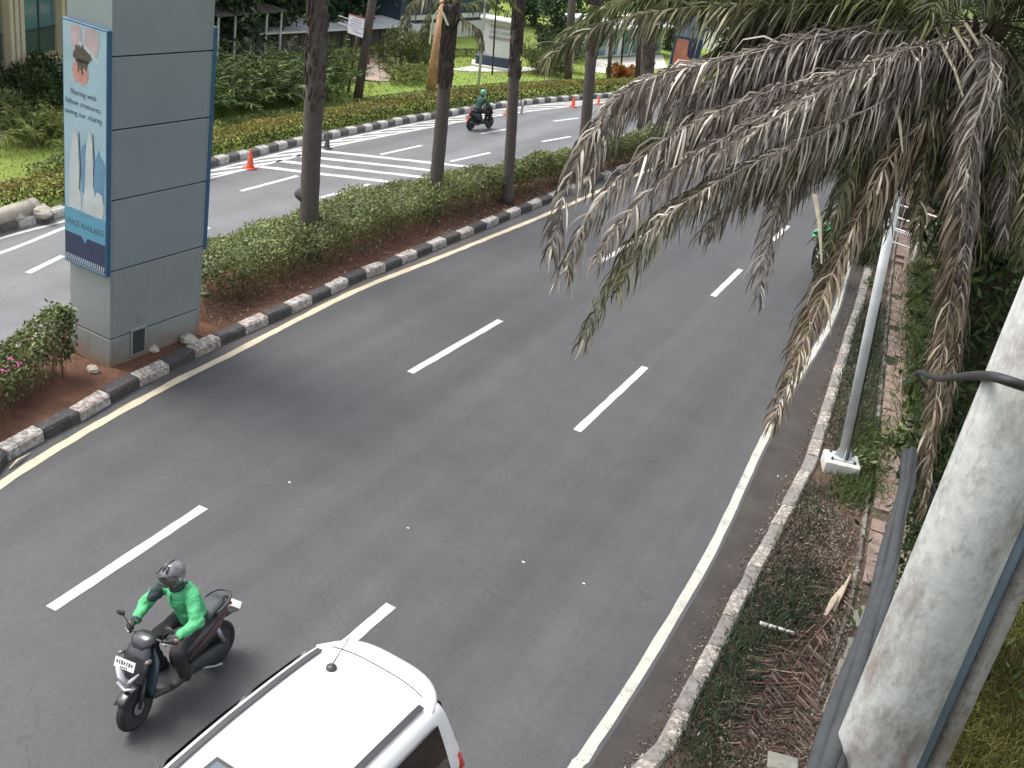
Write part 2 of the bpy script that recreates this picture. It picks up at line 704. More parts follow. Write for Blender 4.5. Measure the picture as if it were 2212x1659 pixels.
M['dirty_white'] = simple('dirty_white', (.55, .54, .5), .7, var=.25, scale=7)
M['bark'] = simple('bark', (.105, .082, .07), .95, var=.45, scale=3.2, bmp=.9, stretch=(4, 4, .7))
M['bark_grey'] = simple('bark_grey', (.098, .08, .072), .95, var=.25, scale=5, bmp=.6, stretch=(1.5, 1.5, 4))
M['boots'] = simple('boots', (.07, .05, .042), .95, var=.5, scale=7, bmp=.8, rnd=True)
M['stem'] = simple('stem', (.13, .075, .045), .95, var=.4, scale=9)
M['peeled'] = simple('peeled', (.42, .24, .13), .9, var=.3, scale=4)
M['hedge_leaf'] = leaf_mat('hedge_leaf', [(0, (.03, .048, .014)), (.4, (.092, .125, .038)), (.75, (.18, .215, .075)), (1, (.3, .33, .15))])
M['bush_leaf'] = leaf_mat('bush_leaf', [(0, (.04, .065, .02)), (.5, (.11, .15, .045)), (.85, (.2, .22, .09)), (1, (.34, .33, .2))])
M['row_leaf'] = leaf_mat('row_leaf', [(0, (.034, .046, .012)), (.5, (.075, .09, .022)), (1, (.125, .13, .036))])
M['row_top'] = leaf_mat('row_top', [(0, (.09, .1, .02)), (.5, (.17, .17, .035)), (.8, (.29, .2, .05)), (1, (.32, .32, .09))])
M['areca'] = leaf_mat('areca', [(0, (.02, .044, .013)), (.45, (.06, .105, .026)), (.8, (.15, .205, .056)), (1, (.36, .4, .16))])
M['areca_pale'] = leaf_mat('areca_pale', [(0, (.08, .11, .025)), (.5, (.18, .22, .055)), (1, (.4, .42, .16))])
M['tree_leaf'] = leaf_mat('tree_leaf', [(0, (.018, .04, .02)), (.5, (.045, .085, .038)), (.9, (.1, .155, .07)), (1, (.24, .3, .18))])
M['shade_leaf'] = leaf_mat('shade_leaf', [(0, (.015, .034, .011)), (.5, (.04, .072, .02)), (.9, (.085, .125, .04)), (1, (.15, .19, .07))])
M['palm_green'] = leaf_mat('palm_green', [(0, (.04, .055, .016)), (.5, (.1, .12, .036)), (.85, (.19, .2, .075)), (1, (.36, .36, .18))], trans=.3)
M['palm_olive'] = leaf_mat('palm_olive', [(0, (.042, .042, .02)), (.5, (.11, .108, .052)), (.85, (.23, .21, .115)), (1, (.5, .46, .32))], trans=.25)
M['palm_deep'] = leaf_mat('palm_deep', [(0, (.022, .03, .01)), (.5, (.055, .064, .022)), (.85, (.11, .115, .045)), (1, (.26, .25, .13))], trans=.2)
M['palm_dry'] = leaf_mat('palm_dry', [(0, (.08, .066, .055)), (.4, (.195, .165, .14)), (.7, (.37, .325, .28)), (.9, (.62, .565, .49)), (1, (.74, .69, .6))], trans=.15)
M['palm_tan'] = leaf_mat('palm_tan', [(0, (.1, .075, .05)), (.45, (.24, .185, .13)), (.75, (.42, .345, .25)), (1, (.68, .6, .46))], trans=.15)
M['rachis'] = simple('rachis', (.4, .36, .26), .7, var=.3, scale=6)
M['grass_green'] = leaf_mat('grass_green', [(0, (.025, .045, .014)), (.5, (.06, .09, .025)), (1, (.14, .17, .05))])
M['grass_dark'] = leaf_mat('grass_dark', [(0, (.015, .03, .016)), (.5, (.035, .06, .03)), (1, (.09, .13, .06))])
M['grass_olive'] = leaf_mat('grass_olive', [(0, (.06, .07, .012)), (.5, (.14, .15, .03)), (.85, (.26, .24, .065)), (1, (.38, .32, .13))])
M['litter'] = leaf_mat('litter', [(0, (.05, .034, .026)), (.5, (.13, .092, .068)), (.85, (.24, .185, .14)), (1, (.42, .37, .3))], trans=.05)
M['pink'] = simple('pink', (.62, .12, .36), .6, var=.3)
M['yellow_flower'] = leaf_mat('yellow_flower', [(0, (.4, .3, .03)), (.5, (.6, .42, .06)), (1, (.7, .4, .12))])
M['red_leaf'] = leaf_mat('red_leaf', [(0, (.14, .03, .015)), (.5, (.3, .1, .03)), (1, (.4, .25, .06))])
M['rubber'] = simple('rubber', (.022, .022, .023), .8, var=.2, bmp=.2)
M['black_plastic'] = simple('black_plastic', (.035, .036, .04), .5, var=.2)
M['bike_dark'] = simple('bike_dark', (.028, .03, .036), .28, var=.15, coat=.4)
M['bike_blue'] = simple('bike_blue', (.035, .06, .085), .3, var=.15, coat=.4)
M['bike_silver'] = simple('bike_silver', (.33, .34, .36), .32, .4, var=.1)
M['bike_red'] = simple('bike_red', (.35, .04, .04), .4)
M['seat_vinyl'] = simple('seat_vinyl', (.05, .055, .062), .55, var=.35, scale=30, bmp=.2)
M['lamp_glass'] = simple('lamp_glass', (.6, .62, .66), .15, var=.1)
M['smoke_lens'] = simple('smoke_lens', (.12, .1, .085), .2, coat=.4)
M['amber'] = simple('amber', (.65, .23, .03), .25)
M['red_lens'] = simple('red_lens', (.45, .02, .015), .2, coat=.5)
M['car_white'] = simple('car_white', (.8, .8, .8), .3, var=.01, coat=.6)
M['car_black'] = simple('car_black', (.045, .046, .05), .45, var=.1)
M['car_glass'] = simple('car_glass', (.012, .013, .015), .06, var=.1, coat=.6)
M['sunroof_glass'] = simple('sunroof_glass', (.1, .12, .14), .08, var=.1, coat=.6)
M['plate_white'] = simple('plate_white', (.7, .7, .7), .45, var=.06)
M['ink'] = simple('ink', (.035, .045, .06), .6)
M['jacket'] = simple('jacket', (.075, .4, .17), .65, var=.14, scale=14, bmp=.25)
M['jacket_dark'] = simple('jacket_dark', (.03, .05, .055), .7, var=.2, scale=14, bmp=.2)
M['jacket_deep'] = simple('jacket_deep', (.025, .075, .055), .7, var=.2, scale=14, bmp=.2)
M['trousers'] = simple('trousers', (.022, .022, .026), .85, var=.25, scale=14, bmp=.3)
M['skin'] = simple('skin', (.3, .165, .105), .55, var=.1)
M['mask'] = simple('mask', (.1, .085, .078), .8)
M['hair'] = simple('hair', (.015, .012, .01), .6)
M['helmet'] = simple('helmet', (.17, .17, .175), .28, .2, var=.55, scale=7, coat=.4)
M['helmet_green'] = simple('helmet_green', (.1, .36, .22), .3, var=.1, coat=.4)
M['visor'] = simple('visor', (.07, .065, .06), .12, var=.3, coat=.5)
M['glove'] = simple('glove', (.03, .03, .032), .8, var=.2)
M['shoe'] = simple('shoe', (.03, .03, .03), .6)
M['cone'] = simple('cone', (.72, .11, .05), .6, var=.12)
M['cone_faded'] = simple('cone_faded', (.42, .18, .12), .7, var=.2)
M['cone_dark'] = simple('cone_dark', (.075, .068, .062), .7, var=.3)
M['bldg_beige'] = simple('bldg_beige', (.48, .37, .21), .85, var=.1, scale=.6)
M['bldg_cream'] = simple('bldg_cream', (.56, .49, .34), .85, var=.12, scale=1)
M['bldg_brown'] = simple('bldg_brown', (.1, .085, .08), .8, var=.2, scale=.6)
M['bldg_dark'] = simple('bldg_dark', (.035, .04, .045), .8, var=.2)
M['bldg_navy'] = simple('bldg_navy', (.045, .065, .105), .7, var=.2)
M['roof_white'] = simple('roof_white', (.68, .7, .72), .5, var=.15, scale=.9, stretch=(1, 4, 1))
M['glass_teal'] = simple('glass_teal', (.05, .16, .19), .12, var=.2, scale=.4, coat=.5)
M['glass_dark'] = simple('glass_dark', (.03, .06, .07), .12, var=.2, coat=.5)
M['facade_white'] = simple('facade_white', (.72, .72, .72), .7, var=.1, scale=.5)
M['sign_white'] = simple('sign_white', (.66, .65, .72), .5, var=.06)
M['sign_text'] = simple('sign_text', (.25, .24, .36), .6, var=.3)
M['sign_red'] = simple('sign_red', (.3, .03, .04), .5)
M['ad_sky'] = simple('ad_sky', (.3, .42, .5), .45, var=.16, scale=1.1)
M['ad_cyan'] = simple('ad_cyan', (.1, .28, .4), .45, var=.1)
M['ad_navy'] = simple('ad_navy', (.028, .035, .085), .4, var=.15)
M['ad_stripe'] = simple('ad_stripe', (.36, .44, .5), .45)
M['ad_flesh'] = simple('ad_flesh', (.42, .33, .35), .5, var=.18, scale=4)
M['ad_coral'] = simple('ad_coral', (.5, .25, .22), .5, var=.25, scale=6)
M['ad_nest'] = simple('ad_nest', (.075, .06, .05), .6, var=.6, scale=25)
M['ad_pale'] = simple('ad_pale', (.46, .49, .5), .5, var=.14, scale=2.5)
M['ad_blue'] = simple('ad_blue', (.12, .24, .38), .5, var=.2, scale=3)
M['ad_orange'] = simple('ad_orange', (.5, .2, .12), .5, var=.3, scale=2)
M['cable'] = simple('cable', (.042, .046, .05), .6, var=.25, scale=5, bmp=.2)
M['wire_black'] = simple('wire_black', (.02, .02, .022), .6)
M['paper'] = simple('paper', (.72, .72, .7), .8)
M['dry_stick'] = simple('dry_stick', (.42, .35, .26), .85, var=.25)
M['stone'] = simple('stone', (.4, .36, .3), .9, var=.25, scale=6, bmp=.4)


def pole_mat():
    m, t, b = mk('pole_concrete')
    c = coords(t)
    n1 = nz(t, coords(t, scale=(1, 1, .55)), 3.0, 10, .78)
    n2 = nz(t, c, 22, 5, .7)
    n3 = nz(t, coords(t, scale=(1, 1, .45)), 1.5, 10, .74)
    col = ramp(t, n2, [(.3, (.33, .34, .34)), (.7, (.45, .46, .455))])
    col = mixc(t, ramp(t, n1, [(.5, 0), (.6, .75)]), col, (.18, .172, .155))
    col = mixc(t, ramp(t, n3, [(.51, 0), (.62, .78)]), col, (.15, .115, .095))
    t.links.new(col, b.inputs['Base Color'])
    b.inputs['Roughness'].default_value = .8
    bump(t, b, n2, .25, .01)
    return m


M['pole_concrete'] = pole_mat()
rng = np.random.default_rng(7)
rnd = random.Random(11)
Z = Vector((0, 0, 1))
KERB_H, KERB_W = 0.19, 0.26


def U(pts, z=0.0):
    return [at(u, v, z) for u, v in pts]


# ------------------------------------------------------------------ the setting: lines of the two carriageways
near_left = U([(-330, 1240), (15, 1001), (125, 938), (182, 907), (292, 842), (397, 790), (447, 762), (502, 737), (600, 692), (692, 650), (777, 608), (850, 580), (950, 537), (1060, 491), (1200, 433)])
e = near_left[-1]
near_left += [Vector((e.x + .25, e.y + 8, 0)), Vector((e.x + 1.3, e.y + 20, 0)), Vector((e.x + 4, e.y + 38, 0))]
near_left = catmull([Vector((near_left[0].x + .2, near_left[0].y - 14, 0))] + near_left, .4)
near_right = U([(1300, 1800), (1392, 1650), (1600, 1255), (1690, 1090), (1745, 970), (1805, 780), (1848, 650)])
e = near_right[-1]
near_right += [Vector((e.x - .5, e.y + 8, 0)), Vector((e.x - .6, e.y + 20, 0)), Vector((e.x + 1.2, e.y + 40, 0))]
near_right = catmull([Vector((near_right[0].x - .1, near_right[0].y - 14, 0))] + near_right, .4)
far_left = U([(-420, 620), (-150, 548), (25, 498), (129, 471), (270, 425), (420, 372), (555, 337), (660, 311), (785, 285), (895, 263), (969, 251), (1044, 238), (1131, 227), (1214, 219), (1339, 210)])
e = far_left[-1]
far_left += [Vector((e.x + 3.0, e.y + 9, 0)), Vector((e.x + 8, e.y + 20, 0)), Vector((e.x + 14, e.y + 30, 0))]
far_left = catmull([Vector((far_left[0].x + 1, far_left[0].y - 14, 0))] + far_left, .4)
med_far = [Vector((p.x - 2.55, p.y, 0)) for p in near_left]     # far side of the median

# ground sheet
mb = MB()
N = 40
for i in range(N):
    for j in range(N):
        x0, x1 = -400 + 800 * i / N, -400 + 800 * (i + 1) / N
        y0, y1 = -120 + 900 * j / N, -120 + 900 * (j + 1) / N
        mb.add([(x0, y0, -.06), (x1, y0, -.06), (x1, y1, -.06), (x0, y1, -.06)], [(0, 1, 2, 3)])
tag(mb.build('ground', M['land'], fix=False), kind='structure')


def sheet(name, L, R, z, m, nsub=6):
    """a level sheet between two lines, resampled to the same count"""
    n = 120

    def rs(P):
        ln = [0]
        for i in range(1, len(P)):
            ln.append(ln[-1] + (P[i] - P[i - 1]).length)
        out, j = [], 0
        for k in range(n):
            s = ln[-1] * k / (n - 1)
            while j < len(ln) - 2 and ln[j + 1] < s:
                j += 1
            out.append(P[j].lerp(P[j + 1], (s - ln[j]) / max(1e-9, ln[j + 1] - ln[j])))
        return out
    A, B = rs(L), rs(R)
    g = MB()
    vs, fs = [], []
    for a, b in zip(A, B):
        for k in range(nsub + 1):
            p = a.lerp(b, k / nsub)
            vs.append((p.x, p.y, z))
    for i in range(n - 1):
        for k in range(nsub):
            q = i * (nsub + 1) + k
            fs.append((q, q + 1, q + nsub + 2, q + nsub + 1))
    g.add(vs, fs)
    o = g.build(name, m, fix=False)
    for p in o.data.polygons:
        pass
    if o.data.polygons[0].normal.z < 0:
        o.data.flip_normals()
    return tag(o, kind='structure')


road = sheet('road', offset(near_left, -.1), offset(near_right, .1), 0, M['asphalt'])
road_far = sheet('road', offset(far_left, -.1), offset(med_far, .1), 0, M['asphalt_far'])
median = sheet('median_soil', offset(med_far, .1), offset(near_left, -.1), .145, M['soil'], 10)
# a little relief in the planting strip
for vtx in median.data.vertices:
    vtx.co.z += .02 * math.sin(vtx.co.x * 3.1 + vtx.co.y * 1.7) * math.sin(vtx.co.y * 2.3)
lawn = sheet('lawn', offset(far_left, -60), offset(far_left, -.1), .1, M['lawn'], 24)

verge_out = offset(near_right, 14)
verge = sheet('verge', offset(near_right, .1), verge_out, .13, M['verge_soil'], 24)
for vtx in verge.data.vertices:
    vtx.co.z += .02 * math.sin(vtx.co.x * 2.7 + 1) * math.sin(vtx.co.y * 1.9)

# gutter along the right-hand kerb
edge_px = U([(1190, 1745), (1252, 1650), (1400, 1423), (1540, 1183), (1640, 970), (1700, 853), (1800, 683)])
e = edge_px[-1]
edge_line = catmull([Vector((edge_px[0].x - .1, edge_px[0].y - 8, 0))] + edge_px + [Vector((e.x - .55, e.y + 8, 0)), Vector((e.x - .9, e.y + 20, 0)), Vector((e.x + .8, e.y + 40, 0))], .35)
g = MB()
gl = offset(edge_line, .12)
gr = []
for p in gl:
    q = min(near_right, key=lambda k: (k - p).length)
    gr.append(q)
vs, fs = [], []
for i, (a, b) in enumerate(zip(gl, gr)):
    j = 0
    for k in range(4):
        p = a.lerp(b, k / 3)
        vs.append((p.x + (j if k == 0 else 0), p.y, .003))
for i in range(len(gl) - 1):
    for k in range(3):
        fs.append((i * 4 + k, i * 4 + k + 1, i * 4 + k + 5, i * 4 + k + 4))
g.add(vs, fs)
tag(g.build('gutter', M['gutter']), kind='structure')


# ------------------------------------------------------------------ kerbs, block by block
def block_mesh(name, L, m, seed, w=KERB_W, h=KERB_H):
    r = random.Random(seed)
    q = MB()
    j = lambda a: r.uniform(-a, a)
    secs = []
    for y in (-L / 2 + .006, -L / 2 + .03, -L / 6, L / 6, L / 2 - .03, L / 2 - .006):
        k = .012 if abs(y) > L / 2 - .02 else 0
        secs.append([(0 + k + j(.006), y, -.05), (.015 + k + j(.006), y, h - .05 - k + j(.008)), (.05 + j(.006), y, h - .01 - k + j(.006)), (w - .03, y, h - k + j(.008)), (w, y, h - .04), (w, y, -.05)])
    q.loft(secs)
    return q.mesh(name, m, smooth=False, fix=True)


def kerb(name, pts, side, L, mA, mB, seed, z=0.0, start=0, h=KERB_H, w=KERB_W):
    """blocks along pts; side = +1 when the raised side lies to the right of the line"""
    line = catmull(pts, L)
    foot = MB()
    A = offset(line, side * .04)
    B = offset(line, side * (w - .03))
    foot.ribbon([p + Z * (.05) for p in A], [p + Z * (.05) for p in B])
    root = tag(foot.build(name, M['bedding']), kind='structure')
    meshes = [[block_mesh('kerb_block', L, m, seed + 7 * i + k, w, h) for k in range(4)] for i, m in enumerate((mA, mB))]
    r = random.Random(seed)
    T = tangents(line)
    for i in range(len(line) - 1):
        p = (line[i] + line[i + 1]) / 2
        t = (line[i + 1] - line[i]).normalized()
        o = bpy.data.objects.new('kerb_block', meshes[(i + start) % 2][r.randrange(4)])
        link(o, root)
        a = math.atan2(t.y, t.x) - math.pi / 2 + r.uniform(-.02, .02)
        if side < 0:
            a += math.pi
        o.rotation_euler = (r.uniform(-.012, .012), r.uniform(-.03, .03), a)
        o.location = (p.x + r.uniform(-.012, .012), p.y, z + r.uniform(-.012, .008))
    return root


vis = lambda pts, y1: [p for p in pts if p.y < y1]
kerb('median_kerb', vis(near_left, 62), -1, .74, M['kerb_white'], M['kerb_black'], 3, start=1)
kerb('far_kerb', vis(far_left, 58), -1, .5, M['kerb_white_far'], M['kerb_black_far'], 5, h=.21)
kerb('median_far_kerb', vis(med_far, 50), 1, .74, M['kerb_white'], M['kerb_black'], 8)
kerb('verge_kerb', vis(near_right, 42), 1, .72, M['kerb_dusty'], M['kerb_grey'], 12, h=.2, w=.24)

# ------------------------------------------------------------------ painted markings (each a part of its road)


def strip(name, pts, wd, m, parent, z=.005, rag=.012, seed=0):
    r = random.Random(seed)
    P = [Vector((p[0], p[1], z)) for p in pts]
    T = tangents(P)
    q = MB()
    Lf = [p + Vector((-t.y, t.x, 0)) * (wd / 2 + r.uniform(-rag, rag)) for p, t in zip(P, T)]
    Rt = [p - Vector((-t.y, t.x, 0)) * (wd / 2 + r.uniform(-rag, rag)) for p, t in zip(P, T)]
    q.ribbon(Rt, Lf)
    o = q.build(name, m, parent, fix=False)
    if o.data.polygons[0].normal.z < 0:
        o.data.flip_normals()
    return o


yl = U([(-300, 1255), (0, 1047), (150, 952), (250, 895), (375, 826), (475, 777), (595, 715), (772, 627), (968, 549), (1200, 455)])
e = yl[-1]
yl = catmull(yl + [Vector((e.x + .2, e.y + 8, 0)), Vector((e.x + 1.2, e.y + 20, 0)), Vector((e.x + 3.6, e.y + 38, 0))], .3)
strip('edge_line', yl, .15, M['cream_line'], road, seed=1)
strip('edge_line', edge_line, .14, M['edge_line'], road, seed=2, rag=.007)
dashes = [((110, 1315), (440, 1096)), ((886, 805), (1081, 692)), ((1295, 567), (1403, 502)), ((1570, 398), (1622, 366)),
          ((640, 1482), (845, 1308)), ((1246, 931), (1394, 793)), ((1540, 640), (1600, 582)), ((1668, 520), (1702, 488))]
for k, (a, b) in enumerate(dashes):
    A, B = at(*a), at(*b)
    n = 14
    strip('lane_dash', [A.lerp(B, i / n) for i in range(n + 1)], .15, M['white_line'], road, seed=20 + k, rag=.006)
for k, (a, b) in enumerate([((520, 413), (643, 380)), ((822, 334), (912, 314)), ((1038, 289), (1103, 278)), ((1196, 262), (1249, 255)), ((60, 590), (135, 553)),
                            ((690, 428), (798, 398)), ((973, 349), (1059, 330)), ((1171, 306), (1233, 295)), ((330, 530), (452, 492)), ((1310, 241), (1352, 236)), ((250, 490), (380, 450))][:10]):
    A, B = at(*a), at(*b)
    strip('lane_dash', [A.lerp(B, i / 8) for i in range(9)], .13, M['white_line'], road_far, seed=40 + k, rag=.005)
# rumble strips across the far carriageway
for k, (a, b) in enumerate([((672, 324), (1046, 364)), ((632, 335), (1010, 377)), ((595, 347), (985, 391)), ((560, 360), (960, 407))]):
    A, B = at(*a), at(*b)
    strip('rumble_strip', [A.lerp(B, i / 20) for i in range(21)], .27, M['white_line'], road_far, seed=60 + k, rag=.02)
# hatched margin beside the far kerb
hb = catmull(U([(-250, 615), (-10, 550), (130, 496), (270, 444), (420, 395), (535, 365), (640, 338), (722, 316), (835, 293), (946, 272), (1009, 261), (1104, 246), (1261, 226), (1340, 218)]), .3)
strip('margin_line', hb, .11, M['white_line'], road_far, seed=70, rag=.01)
hk = offset(far_left, .22)
strip('margin_line', vis(hk, 52), .1, M['white_line'], road_far, seed=71, rag=.01)
i0 = 0
acc = 0.0
for i in range(1, len(hb)):
    acc += (hb[i] - hb[i - 1]).length
    if hb[i].y > 19 and acc > .95:
        acc = 0
        A = hb[i]
        B = min(hk, key=lambda p: (p - (A + Vector((-.6, -2.2, 0)))).length)
        strip('hatch_stripe', [A.lerp(B, k / 5) for k in range(6)], .14, M['white_line'], road_far, z=.0045, seed=80 + i, rag=.01)
# small scraps on the carriageway
for k, (u, v, where) in enumerate([(625, 1043, 'beyond the near long dash'), (881, 1142, 'in the middle lane'), (1130, 1215, 'left of the right lane dash line'), (1261, 1262, 'in the right lane'), (1680, 1030, 'in the gutter by the lamp post')]):
    q = MB()
    r = random.Random(k)
    n = 7
    q.add([(math.cos(i * 2 * math.pi / n) * r.uniform(.035, .07), math.sin(i * 2 * math.pi / n) * r.uniform(.02, .05), .012 + r.uniform(0, .02)) for i in range(n)] + [(0, 0, .035)], [(i, (i + 1) % n, n) for i in range(n)])
    o = q.build('paper_scrap', M['paper'])
    p = at(u, v)
    o.location = (p.x, p.y, .004)
    o.scale = (.45, .45, .45)
    tag(o, 'small white paper scrap lying ' + where, 'litter', 'scraps on the road')

# ------------------------------------------------------------------ clad pillars with advertisements
def pillar(name, label, base, rz, wx, ly, joints, top, ad, full=True):
    """origin at the corner nearest the camera; the long side runs along +Y, the short side along -X"""
    t = thing(name, label, 'pillar', base, rz)
    core = MB().box((-wx / 2, ly / 2, top / 2), (wx - .06, ly - .06, top))
    core.build('core', M['joint'], t)
    zs = [0.0] + joints + [top]
    g = .012
    for i in range(len(zs) - 1):
        z0, z1 = zs[i] + g, zs[i + 1] - g
        m = M['panel_dirty'] if i < 2 else M['panel_light']
        hh, zc = z1 - z0, (z0 + z1) / 2
        th = .05
        # four faces, butted at the corners
        MB().box((-th / 2, ly / 2, zc), (th, ly - 2 * th - .004, hh), bev=.006).build('cladding_panel', m, t)
        MB().box((-wx + th / 2, ly / 2, zc), (th, ly - 2 * th - .004, hh), bev=.006).build('cladding_panel', m, t)
        MB().box((-wx / 2, th / 2, zc), (wx, th, hh), bev=.006).build('cladding_panel', m, t)
        MB().box((-wx / 2, ly - th / 2, zc), (wx, th, hh), bev=.006).build('cladding_panel', m, t)
    a0, a1 = ad
    for s, y in ((-1, -.045), (1, ly + .045)):
        bx = MB().box((-wx / 2, y, (a0 + a1) / 2), (wx + .02, .088, a1 - a0), bev=.008).build('light_box', M['blue_trim'], t)
        if s < 0:
            bx_front = bx
    return t, bx_front


def flat(parent, name, m, poly, y, th=.003):
    """thin printed sheet on the light box: poly in (x, z), lying at depth y"""
    q = MB()
    q.prism(poly, lambda p: (p[0], y, p[1]), lambda p: (p[0], y - th, p[1]))
    return q.build(name, m, parent)


def flat_text(parent, name, m, txt, size, x, z, y, sx=1.0):
    vs, fs = text_mb(txt, size)
    q = MB()
    q.add([(x + v.x * sx, y, z + v.y) for v in vs], fs)
    return q.build(name, m, parent)


pb = at(237, 812)
PW, PL = .93, 2.12
ROT = math.radians(-2.5)
JT = [.56, 1.79, 3.0, 4.13, 5.24, 6.3, 7.4]
pil, lb = pillar('pillar', 'grey clad pillar on the median with a tall advertisement reading space available', (pb.x, pb.y, .12), ROT, PW, PL, JT, 8.4, (1.72, 5.62))
pil.rotation_euler = (0, math.radians(1.5), ROT)
Y0 = -.0895
bxo = lambda f: -PW + PW * f                      # 0..1 across the face -> x
rect = lambda f0, f1, z0, z1: [(bxo(f0), z0), (bxo(f1), z0), (bxo(f1), z1), (bxo(f0), z1)]
flat(lb, 'poster', M['ad_sky'], rect(.015, .985, 1.75, 5.59), Y0)
y1 = Y0 - .0035
flat(lb, 'poster_band', M['ad_cyan'], rect(.02, .98, 2.26, 2.68), y1)
flat(lb, 'poster_field', M['ad_navy'], [(bxo(.02), 1.9), (bxo(.98), 1.9), (bxo(.98), 2.262), (bxo(.02), 2.262)], y1 - .0005)
flat(lb, 'poster_notch', M['ad_cyan'], [(bxo(.42), 2.265), (bxo(.5), 2.16), (bxo(.56), 2.265)], y1 - .004)
flat(lb, 'poster_foot', M['ad_navy'], rect(.02, .98, 1.77, 1.899), y1)
for k in range(19):
    f = .03 + k * .05
    flat(lb, 'poster_stripe', M['ad_stripe'], [(bxo(f), 1.785), (bxo(f + .024), 1.785), (bxo(f + .04), 1.885), (bxo(f + .016), 1.885)], y1 - .0035)


def blobby(f0, f1, z0, z1, seed, n=18, amp=.18):
    r = random.Random(seed)
    out = []
    ph = [r.uniform(0, 6) for _ in range(3)]
    for i in range(n):
        a = 2 * math.pi * i / n
        k = 1 + amp * (math.sin(2 * a + ph[0]) * .5 + math.sin(3 * a + ph[1]) * .4 + math.sin(5 * a + ph[2]) * .3)
        out.append((bxo((f0 + f1) / 2 + (f1 - f0) / 2 * k * math.cos(a)), (z0 + z1) / 2 + (z1 - z0) / 2 * k * math.sin(a)))
    return out


def ragged(poly, amp, seed, n=6):
    r = random.Random(seed)
    out = []
    for i in range(len(poly)):
        a, b = poly[i], poly[(i + 1) % len(poly)]
        for k in range(n):
            f = k / n
            out.append((min(max(bxo(a[0] + (b[0] - a[0]) * f + r.uniform(-amp, amp) * .5), bxo(.025)), bxo(.975)), min(max(a[1] + (b[1] - a[1]) * f + r.uniform(-amp, amp), 2.685), 5.58)))
    return out


for k, (m, p, amp) in enumerate([
        ('ad_flesh', [(.2, 5.58), (.18, 5.32), (.27, 5.15), (.4, 5.16), (.45, 5.35), (.42, 5.58)], .015),
        ('ad_flesh', [(.52, 5.58), (.5, 5.32), (.6, 5.18), (.78, 5.21), (.83, 5.38), (.8, 5.58)], .015),
        ('ad_pale', [(.38, 5.35), (.62, 5.27), (.84, 5.12), (.82, 5.09), (.58, 5.21), (.36, 5.31)], .005),
        ('ad_coral', [(.24, 4.99), (.22, 4.83), (.3, 4.74), (.42, 4.72), (.56, 4.76), (.58, 4.89), (.56, 5.00)], .03),
        ('ad_nest', [(.24, 5.12), (.3, 5.25), (.4, 5.27), (.46, 5.31), (.52, 5.25), (.64, 5.21), (.66, 5.10), (.58, 5.05), (.55, 4.92), (.5, 5.00), (.46, 4.86), (.41, 4.99), (.36, 4.88), (.32, 5.03)], .035),
        ('ad_blue', [(.42, 3.02), (.4, 3.66), (.5, 3.85), (.62, 3.59), (.6, 3.02)], .02),
        ('ad_blue', [(.72, 2.96), (.7, 3.53), (.82, 3.78), (.96, 3.59), (.95, 2.96)], .02),
        ('ad_pale', [(.12, 2.69), (.14, 3.34), (.2, 3.87), (.28, 4.00), (.34, 3.87), (.37, 3.34), (.4, 2.96), (.42, 2.69)], .01),
        ('ad_pale', [(.44, 2.69), (.5, 3.08), (.53, 3.72), (.6, 4.05), (.67, 3.92), (.7, 3.34), (.72, 3.02), (.74, 2.69)], .01),
        ('ad_navy', [(.355, 3.95), (.385, 3.46), (.36, 3.06), (.38, 3.01), (.405, 3.46), (.37, 3.97)], .006),
        ('ad_navy', [(.68, 4.00), (.71, 3.59), (.695, 3.15), (.71, 3.15), (.73, 3.59), (.695, 4.02)], .006),
        ('ad_pale', [(.7, 2.69), (.7, 2.96), (.78, 3.11), (.9, 3.08), (.95, 2.89), (.92, 2.69)], .01)]):
    flat(lb, 'poster_picture', M[m], ragged(p, amp, k), y1 - .0003 * k, .002)
for k, (s, zz) in enumerate((('Sharing with', 4.53), ('fellow creatures,', 4.37), ('saving our charity', 4.21))):
    flat_text(lb, 'poster_text', M['ink'], s, .118, bxo(.47), zz, y1 - .004, .95)
flat_text(lb, 'poster_text', M['ink'], 'SPACE AVAILABLE', .15, bxo(.5), 2.4, y1 - .004, .7)
# service hatch low on the long side
hz0, hz1 = .12, .62
hatch = MB().box((.012, .62, .36), (.02, .34, .52), bev=.004).build('service_hatch', M['steel'], pil)
MB().box((.0245, .62, .36), (.006, .26, .43)).build('hatch_mesh', M['bldg_dark'], hatch)

fb = at(1478, 268)
PT2 = rise(fb, 92)
print('PT2', PT2)
pil2, lb2 = pillar('pillar', 'distant grey clad pillar with an orange and navy picture, half behind palm fronds', (fb.x, fb.y, .12), math.radians(16), 1.3, 2.3, JT[:5], 7.5, (1.2, PT2))
bxo2 = lambda f: -1.3 + 1.3 * f
flat(lb2, 'poster', M['ad_navy'], [(bxo2(.03), 1.3), (bxo2(.97), 1.3), (bxo2(.97), PT2 - .05), (bxo2(.03), PT2 - .05)], Y0)
flat(lb2, 'poster_picture', M['ad_orange'], [(bxo2(.1), PT2 - 1.2), (bxo2(.3), PT2 - 1.9), (bxo2(.72), PT2 - 1.7), (bxo2(.82), PT2 - 1.05), (bxo2(.55), PT2 - .8), (bxo2(.5), PT2 - .12), (bxo2(.06), PT2 - .1)], y1)

# ------------------------------------------------------------------ hedges and bushes


